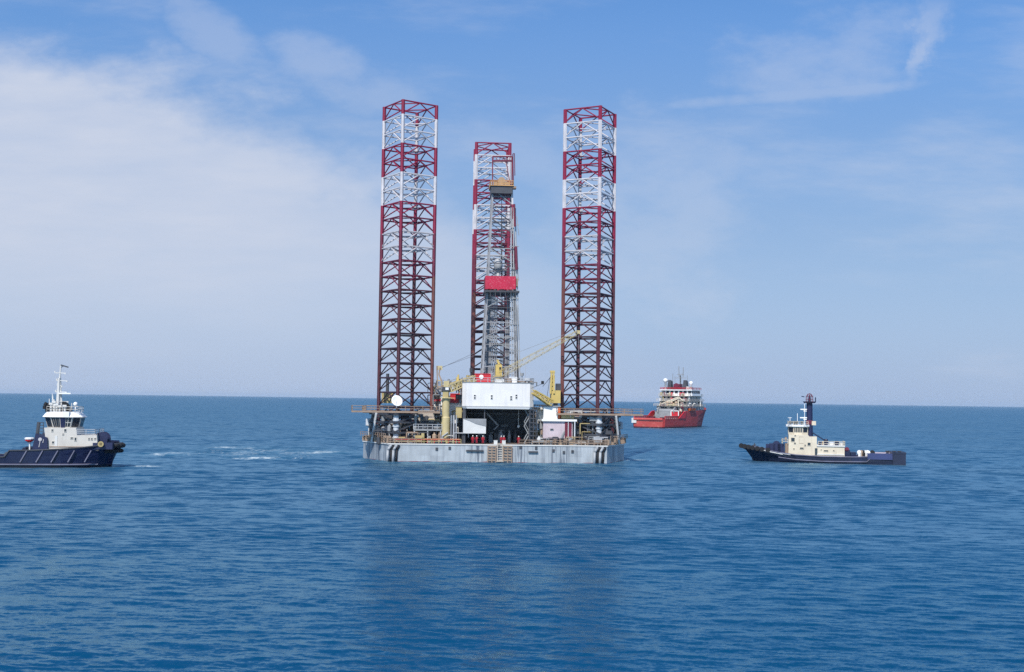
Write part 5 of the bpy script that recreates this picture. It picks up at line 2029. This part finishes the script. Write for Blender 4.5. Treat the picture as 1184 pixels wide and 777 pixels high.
k.build('cage', M['leg_worn_red'], ms)
k = MB()
k.lathe((a.x, 0.4, zc), [(0.35, 0), (0.3, ht * 0.5), (0.15, ht * 0.85)], 8)
k.bar((a.x - 1.4, 0.4, zc), (a.x - 1.4, 0.4, zc + 1.2), 0.12)
k.bar((a.x + 1.2, 0.4, zc + 1.3), (a.x + 1.9, 0.4, zc + 1.4), 0.1)
k.bar((a.x - 1.5, 0.4, zc + 0.1), (a.x + 1.5, 0.4, zc + 0.1), 0.1)
k.build('mast_light', M['navy'], ms)
k = MB()
zc2 = BP(935, 488.5, 0.4).z
k.lathe((a.x, 0.4, zc2), [(0.8, -0.45), (0.82, -0.4), (0.82, 0.45), (0.8, 0.5)], 12)
k.build('red_band', M['leg_worn_red'], ms)
k = MB()
pbox(k, 938.5, 487, 943.5, 491.6, 1.0, 1.2, fr=TB, sgn=-1)
k.build('light_box', M['cream'], ms)
for py, w in ((473.3, 0.75), (483.0, 0.85)):
    q = BP(929.2, py, 0.6)
    k = MB()
    k.box(q.x - w, q.x + w, 0.4, 0.8, q.z - 0.13, q.z + 0.13)
    k.bar((q.x - 0.1, 0.6, q.z - 0.5), (q.x - 0.1, 0.6, q.z - 0.14), 0.15)
    k.bar((q.x, 0.6, q.z - 0.4), (a.x, 0.5, q.z - 0.4), 0.1, n=4)
    k.build('radar_scanner', M['bright_white'], ms)
k = MB()
for px, y1 in ((930.3, 467), (922, 478), (913.5, 482.5)):
    k.bar(BP(px, 492, 0.8), BP(px, y1, 0.8), 0.055, n=4)
k.bar(BP(911, 483, 0.8), BP(915.5, 483, 0.8), 0.05, n=4)
k.build('antenna', M['bright_white'], ms)
k = MB()
for s in (0, 1.2):
    k.bar(BP(939, 500, s), BP(957, 511.5, s), 0.14, n=4)
k.build('mast_stay', M['navy'], ms)
# gear on the casing
for px, y0, w, mat, nm in ((948, 511, 1.6, 'navy', 'vent_cowl'), (955, 507.5, 2.0, 'navy', 'funnel'), (961.5, 511.5, 2.6, 'bright_white', 'life_raft'),
                           (967.5, 509.8, 2.0, 'navy', 'vent_cowl'), (973, 511.8, 1.8, 'offwhite', 'life_raft'), (951.5, 510, 1.0, 'tan', 'vent_cowl')):
    q, c = BP(px, y0, 1.8), BP(px, 515.2, 1.8)
    k = MB()
    r_ = w * 0.2
    k.lathe((q.x, 1.8, c.z), [(r_, 0), (r_ * 1.1, (q.z - c.z) * 0.5), (r_ * 1.3, (q.z - c.z) * 0.85), (r_ * 0.9, q.z - c.z)], 10)
    k.build(nm, M[mat], tb)
# tow winches amidships aft
for px, mat in ((993.5, 'bright_white'), (998, 'black'), (1003, 'bright_white'), (1008.5, 'black'), (996, 'tan'), (1000.5, 'offwhite')):
    q = BP(px, 523, 2)
    k = MB()
    k.lathe((q.x, 2.6, q.z), [(0.25, -0.8), (0.52, -0.78), (0.52, -0.6), (0.3, -0.58), (0.3, 0.58), (0.52, 0.6), (0.52, 0.8), (0.2, 0.82)], 12, 'y')
    k.box(q.x - 0.35, q.x + 0.35, 1.5, 3.6, 1.2, q.z)
    k.build('tow_winch', M[mat], tb)
k = MB()
pbox(k, 977, 520.5, 983, 527, 2.5, 4, fr=TB, sgn=-1)
pbox(k, 983.5, 523, 990, 527.5, 3.0, 5, fr=TB, sgn=-1)
k.build('tow_gear_house', M['navy'], tb)
k = MB()
q = BP(979, 519.5, 2)
k.lathe((q.x, 2.4, q.z), [(0.2, -0.1), (0.55, -0.1), (0.55, 0.1), (0.2, 0.1)], 10, 'y')
k.build('life_ring', M['leg_worn_red'], tb)

# ---- red anchor-handling supply ship far behind, seen over its starboard quarter
SA = R(59)
SF = Frame((72.6, 620.0, 0), SA)
shp = empty('supply_ship', SF.loc, SA)
shp.scale = (1.04, 1.10, 1.0)
tag(shp, 'distant red supply ship with white bridge and open stern deck', 'supply ship')
stS = [(0, 8.0, 5.0, 0.3, 7.4), (1.2, 8.6, 5.0, 1.2, 8.2), (12, 8.8, 5.0, 12, 8.6), (24, 8.8, 5.1, 24, 8.6), (27, 8.8, 7.6, 27, 8.6), (31, 8.8, 9.0, 31, 8.6), (45, 8.8, 9.3, 45, 8.2),
       (58, 8.0, 9.9, 57, 6.0), (65, 5.6, 10.6, 63, 3.0), (70, 2.4, 11.2, 66, 0.8), (72, 0.5, 11.5, 67, 0.15)]
sh = vessel_hull('hull', stS, [M['ship_red'], M['deck_grey'], M['stern_red']], shp, 1.3, -2)
k = MB()
k.lathe((0.1, 0, 4.6), [(0.5, -7.6), (0.75, -7.2), (0.75, 7.2), (0.5, 7.6)], 10, 'y')
k.build('stern_roller', M['stern_red'], sh)
k = MB()
k.box(-0.35, 0.25, 6.0, 8.5, 2.6, 5.2)
k.build('stern_quarter_fender', M['offwhite'], sh)
for s in (-1, 1):
    k = MB()
    for i in range(10):
        x = 2 + i * 2.4
        k.bar((x, s * 8.1, 5.0), (x, s * 8.1, 6.3), 0.22, n=4)
    k.bar((2, s * 8.1, 6.3), (23.6, s * 8.1, 6.3), 0.25, n=6)
    k.bar((2, s * 8.1, 5.6), (23.6, s * 8.1, 5.6), 0.2, n=6)
    k.build('cargo_rail', M['ship_red'], sh)
    k = MB()
    k.prism_y([(18, 5.1), (26.5, 5.1), (28.5, 9.2), (25, 8.8)], s * 8.7 - 0.3, s * 8.7 + 0.2)
    k.build('side_wing', M['signal_red'], sh)
k = MB()
k.box(30, 36, -6, 6, 3.8, 8.6)
k.lathe((31.5, -4.5, 9.0), [(1.4, 0), (2.2, 0.05), (2.2, 0.5), (1.2, 0.55), (1.2, 8.5), (2.2, 8.55), (2.2, 9), (1.4, 9.05)], 14, 'y')
k.build('tow_winch', M['steel'], shp)
k = MB()
for i in range(5):
    x, y = rnd.uniform(4, 18), rnd.uniform(-5, 5)
    k.box(x, x + 2.5, y, y + 2, 3.72, 5.2 + rnd.random())
k.build('deck_cargo', M['dark_red'], shp)
# superstructure
tiers = [(37, 62, 8.0, 8.6, 11.8), (40, 61, 7.6, 11.81, 14.6), (42, 60, 7.4, 14.61, 17.4)]
k = MB()
for x0, x1, h, z0, z1 in tiers:
    k.box(x0, x1, -h, h, z0, z1)
ss = k.build('superstructure', M['ship_white'], shp)
for x0, x1, h, z0, z1 in tiers:
    k = MB()
    k.box(x0 - 2.2, x1 + 0.4, -h - 0.9, h + 0.9, z1 - 0.12, z1 + 0.005)
    rail(k, [(x0 - 2.1, -h - 0.8, z1), (x0 - 2.1, h + 0.8, z1)], 1.1, 0.08, 2, 2)
    rail(k, [(x0 - 2.1, -h - 0.8, z1), (x1, -h - 0.8, z1)], 1.1, 0.08, 2, 2)
    k.build('deck_edge', M['ship_white'], ss)
for (z, n, x) in ((10.3, 5, 37), (13.3, 5, 40), (16.1, 6, 42)):
    for i in range(n):
        y = -6 + 12 * i / (n - 1)
        k = MB()
        k.box(x - 0.08, x - 0.005, y - 0.55, y + 0.55, z - 0.8, z + 0.8)
        k.build('window', M['glass'], ss)
for (z, h, xs) in ((10.3, 8.0, (40, 44, 48, 52, 56)), (13.3, 7.6, (43, 47, 51, 55)), (16.1, 7.4, (45, 49, 53))):
    for x in xs:
        k = MB()
        k.box(x - 0.7, x + 0.7, -h - 0.08, -h - 0.005, z - 0.8, z + 0.8)
        k.build('window', M['glass'], ss)
k = MB()
k.box(43, 56, -8.8, 8.8, 17.41, 18.6)
k.box(43.6, 55.4, -8.2, 8.2, 18.6, 20.4)
k.box(42.6, 56.4, -8.9, 8.9, 20.41, 20.9)
brg = k.build('bridge', M['bright_white'], shp)
for i in range(7):
    y = -7.2 + 14.4 * i / 6
    k = MB()
    k.box(43.52, 43.595, y - 0.8, y + 0.8, 18.8, 20.2)
    k.build('window', M['glass'], brg)
for x in (45, 47.5, 50, 52.5, 54.5):
    k = MB()
    k.box(x - 0.9, x + 0.9, -8.28, -8.205, 18.8, 20.2)
    k.build('window', M['glass'], brg)
k = MB()
rail(k, [(43, -8.6, 20.9), (43, 8.6, 20.9), (56, 8.6, 20.9)], 1.1, 0.09, 2, 2)
rail(k, [(43, -8.6, 20.9), (56, -8.6, 20.9)], 1.1, 0.09, 2, 2)
k.build('railing', M['signal_red'], brg)
for y in (-4.2, 4.2):
    k = MB()
    k.hexa([(44, y - 1.1, 20.91), (47.5, y - 1.1, 20.91), (47.5, y + 1.1, 20.91), (44, y + 1.1, 20.91)],
           [(44.6, y - 0.8, 26.2), (46.8, y - 0.8, 25.6), (46.8, y + 0.8, 25.6), (44.6, y + 0.8, 26.2)])
    k.build('funnel', M['dark_steel'], shp)
for (x, y, z, r_) in ((46, 7.0, 26.0, 1.2), (46, -7.0, 24.6, 1.0)):
    k = MB()
    k.lathe((x, y, z), [(0.5, -z + 20.95), (0.55, -1.0), (r_, -0.6), (r_, 0.4), (r_ * 0.7, r_ * 0.8), (0.1, r_)], 12)
    k.build('radome', M['bright_white'], shp, smooth=True)
k = MB()
lattice(k, (49, 0, 20.9), (49, 0, 29.0), 2.8, 5, 0.26, 0.16, 1.6)
k.bar((49, 0.7, 28), (49, 0.9, 34), 0.2)
k.bar((49, -1.4, 28), (49, -1.6, 33.5), 0.2)
k.bar((47, 3.4, 21), (47, 3.4, 30), 0.14)
k.bar((47, -4.6, 21), (47, -4.6, 29), 0.12)
for z, w in ((24, 2.2), (27.5, 3.0), (29.5, 1.8)):
    k.bar((49, -w, z), (49, w, z), 0.16, n=4)
k.bar((49, 3, 21), (49, 3, 28.5), 0.1)
k.build('mast', M['steel'], shp)
k = MB()
k.box(44, 48, -1.6, 1.8, 20.91, 24)
k.lathe((43.9, 0.2, 23.2), [(1.3, -0.1), (1.3, 0.1)], 12, 'x')
k.build('mast_house', M['leg_worn_red'], shp)
k = MB()
k.box(44, 50, -6.6, -5.2, 20.91, 22.6)
k.box(50, 54, 2, 5, 20.91, 22.4)
k.build('roof_locker', M['offwhite'], shp)
# deck crane and rescue boat
k = MB()
lattice(k, (37.5, 6.5, 11.9), (37.5, -3.8, 16.4), 1.0, 7, 0.24, 0.14, 0.7)
k.bar((37.5, -3.8, 16.4), (37.5, -6.0, 14.8), 0.3)
k.bar((37.5, -3.6, 11.8), (37.5, -3.4, 16.2), 0.35)
k.build('deck_crane', M['cream'], shp)
k = MB()
for y in (-2.5, 0, 2.2):
    k.lathe((37.0, y, 11.9), [(0.6, 0), (0.6, 1.5), (0.9, 1.6), (0.5, 2.4)], 10)
k.build('ventilator', M['tan'], shp)
k = MB()
for a, b in (((36.9, -6.8, 6.0), (36.9, -2.8, 6.0)), ((36.9, -2.8, 6.0), (36.9, -2.8, 8.9)), ((36.9, -2.8, 8.9), (36.9, -6.8, 8.9)), ((36.9, -6.8, 8.9), (36.9, -6.8, 6.0))):
    k.bar(Vector(a) + Vector((-7.2, 0, 0.2)), Vector(b) + Vector((-7.2, 0, 0.2)), 0.2, n=4)
k.build('winch_frame', M['bright_white'], shp)
k = MB()
k.box(29.9, 33.6, -6.6, -3.0, 6.3, 8.95)
k.build('winch_guard', M['signal_red'], shp)
k = MB()
k.hexa([(39, -9.4, 9.3), (46, -9.4, 9.3), (46, -8.1, 9.3), (39, -8.1, 9.3)], [(38.6, -9.6, 10.6), (46.8, -9.6, 10.6), (46.8, -8.05, 10.6), (38.6, -8.05, 10.6)])
k.build('rescue_boat', M['orange'], shp)
k = MB()
for x in (39.5, 45.5):
    k.path([(x, -8.0, 11.7), (x, -8.8, 13.4), (x, -9.6, 13.2)], 0.18)
k.build('boat_davit', M['bright_white'], shp)
for s in (-1, 1):
    k = MB()
    k.bar((41, s * 7.9, 9.3), (41, s * 7.9, 17.4), 0.28, n=6)
    k.bar((56, s * 8.2, 10.3), (56, s * 8.2, 17.4), 0.35, n=6)
    k.build('wing_pillar', M['bright_white'], ss)

# clutter on the after side of the supply ship's house: lockers, winches, hoses, fire monitors
rr = random.Random(21)
for i in range(34):
    y, tier = rr.uniform(-7, 7), rr.choice([(34.9, 8.7), (35.5, 11.85), (38.2, 14.65), (40.2, 17.45)])
    w, h = rr.uniform(0.4, 1.2), rr.uniform(0.7, 2.0)
    x = tier[0] + rr.uniform(0.2, 1.2)
    k = MB()
    if i % 3 == 0:
        k.lathe((x, y, tier[1]), [(w * 0.6, 0), (w * 0.7, h * 0.7), (w * 0.3, h)], 8)
        nm = 'vent_cowl'
    elif i % 3 == 1:
        k.box(x - 0.6, x + 0.6, y - w, y + w, tier[1], tier[1] + h)
        nm = 'locker'
    else:
        k.path([(x, y, tier[1]), (x, y, tier[1] + h * 1.3), (x - 0.9, y + w, tier[1] + h * 1.4)], 0.22)
        nm = 'fire_monitor'
    k.build(nm, M[rr.choice(['tan', 'cream', 'signal_red', 'steel', 'dark_steel', 'leg_worn_red', 'offwhite', 'rail_yellow'])], shp)
for y, c in ((5.5, 'dark_steel'), (-1.5, 'dark_steel')):
    k = MB()
    k.box(36.4, 36.98, y - 1.6, y + 1.6, 8.8, 11.2)
    k.build('doorway', M[c], shp)
for ob in list(shp.children):
    if ob.name.split('.')[0] not in ('hull', 'deck_cargo'):
        ob.location.x -= 7.0
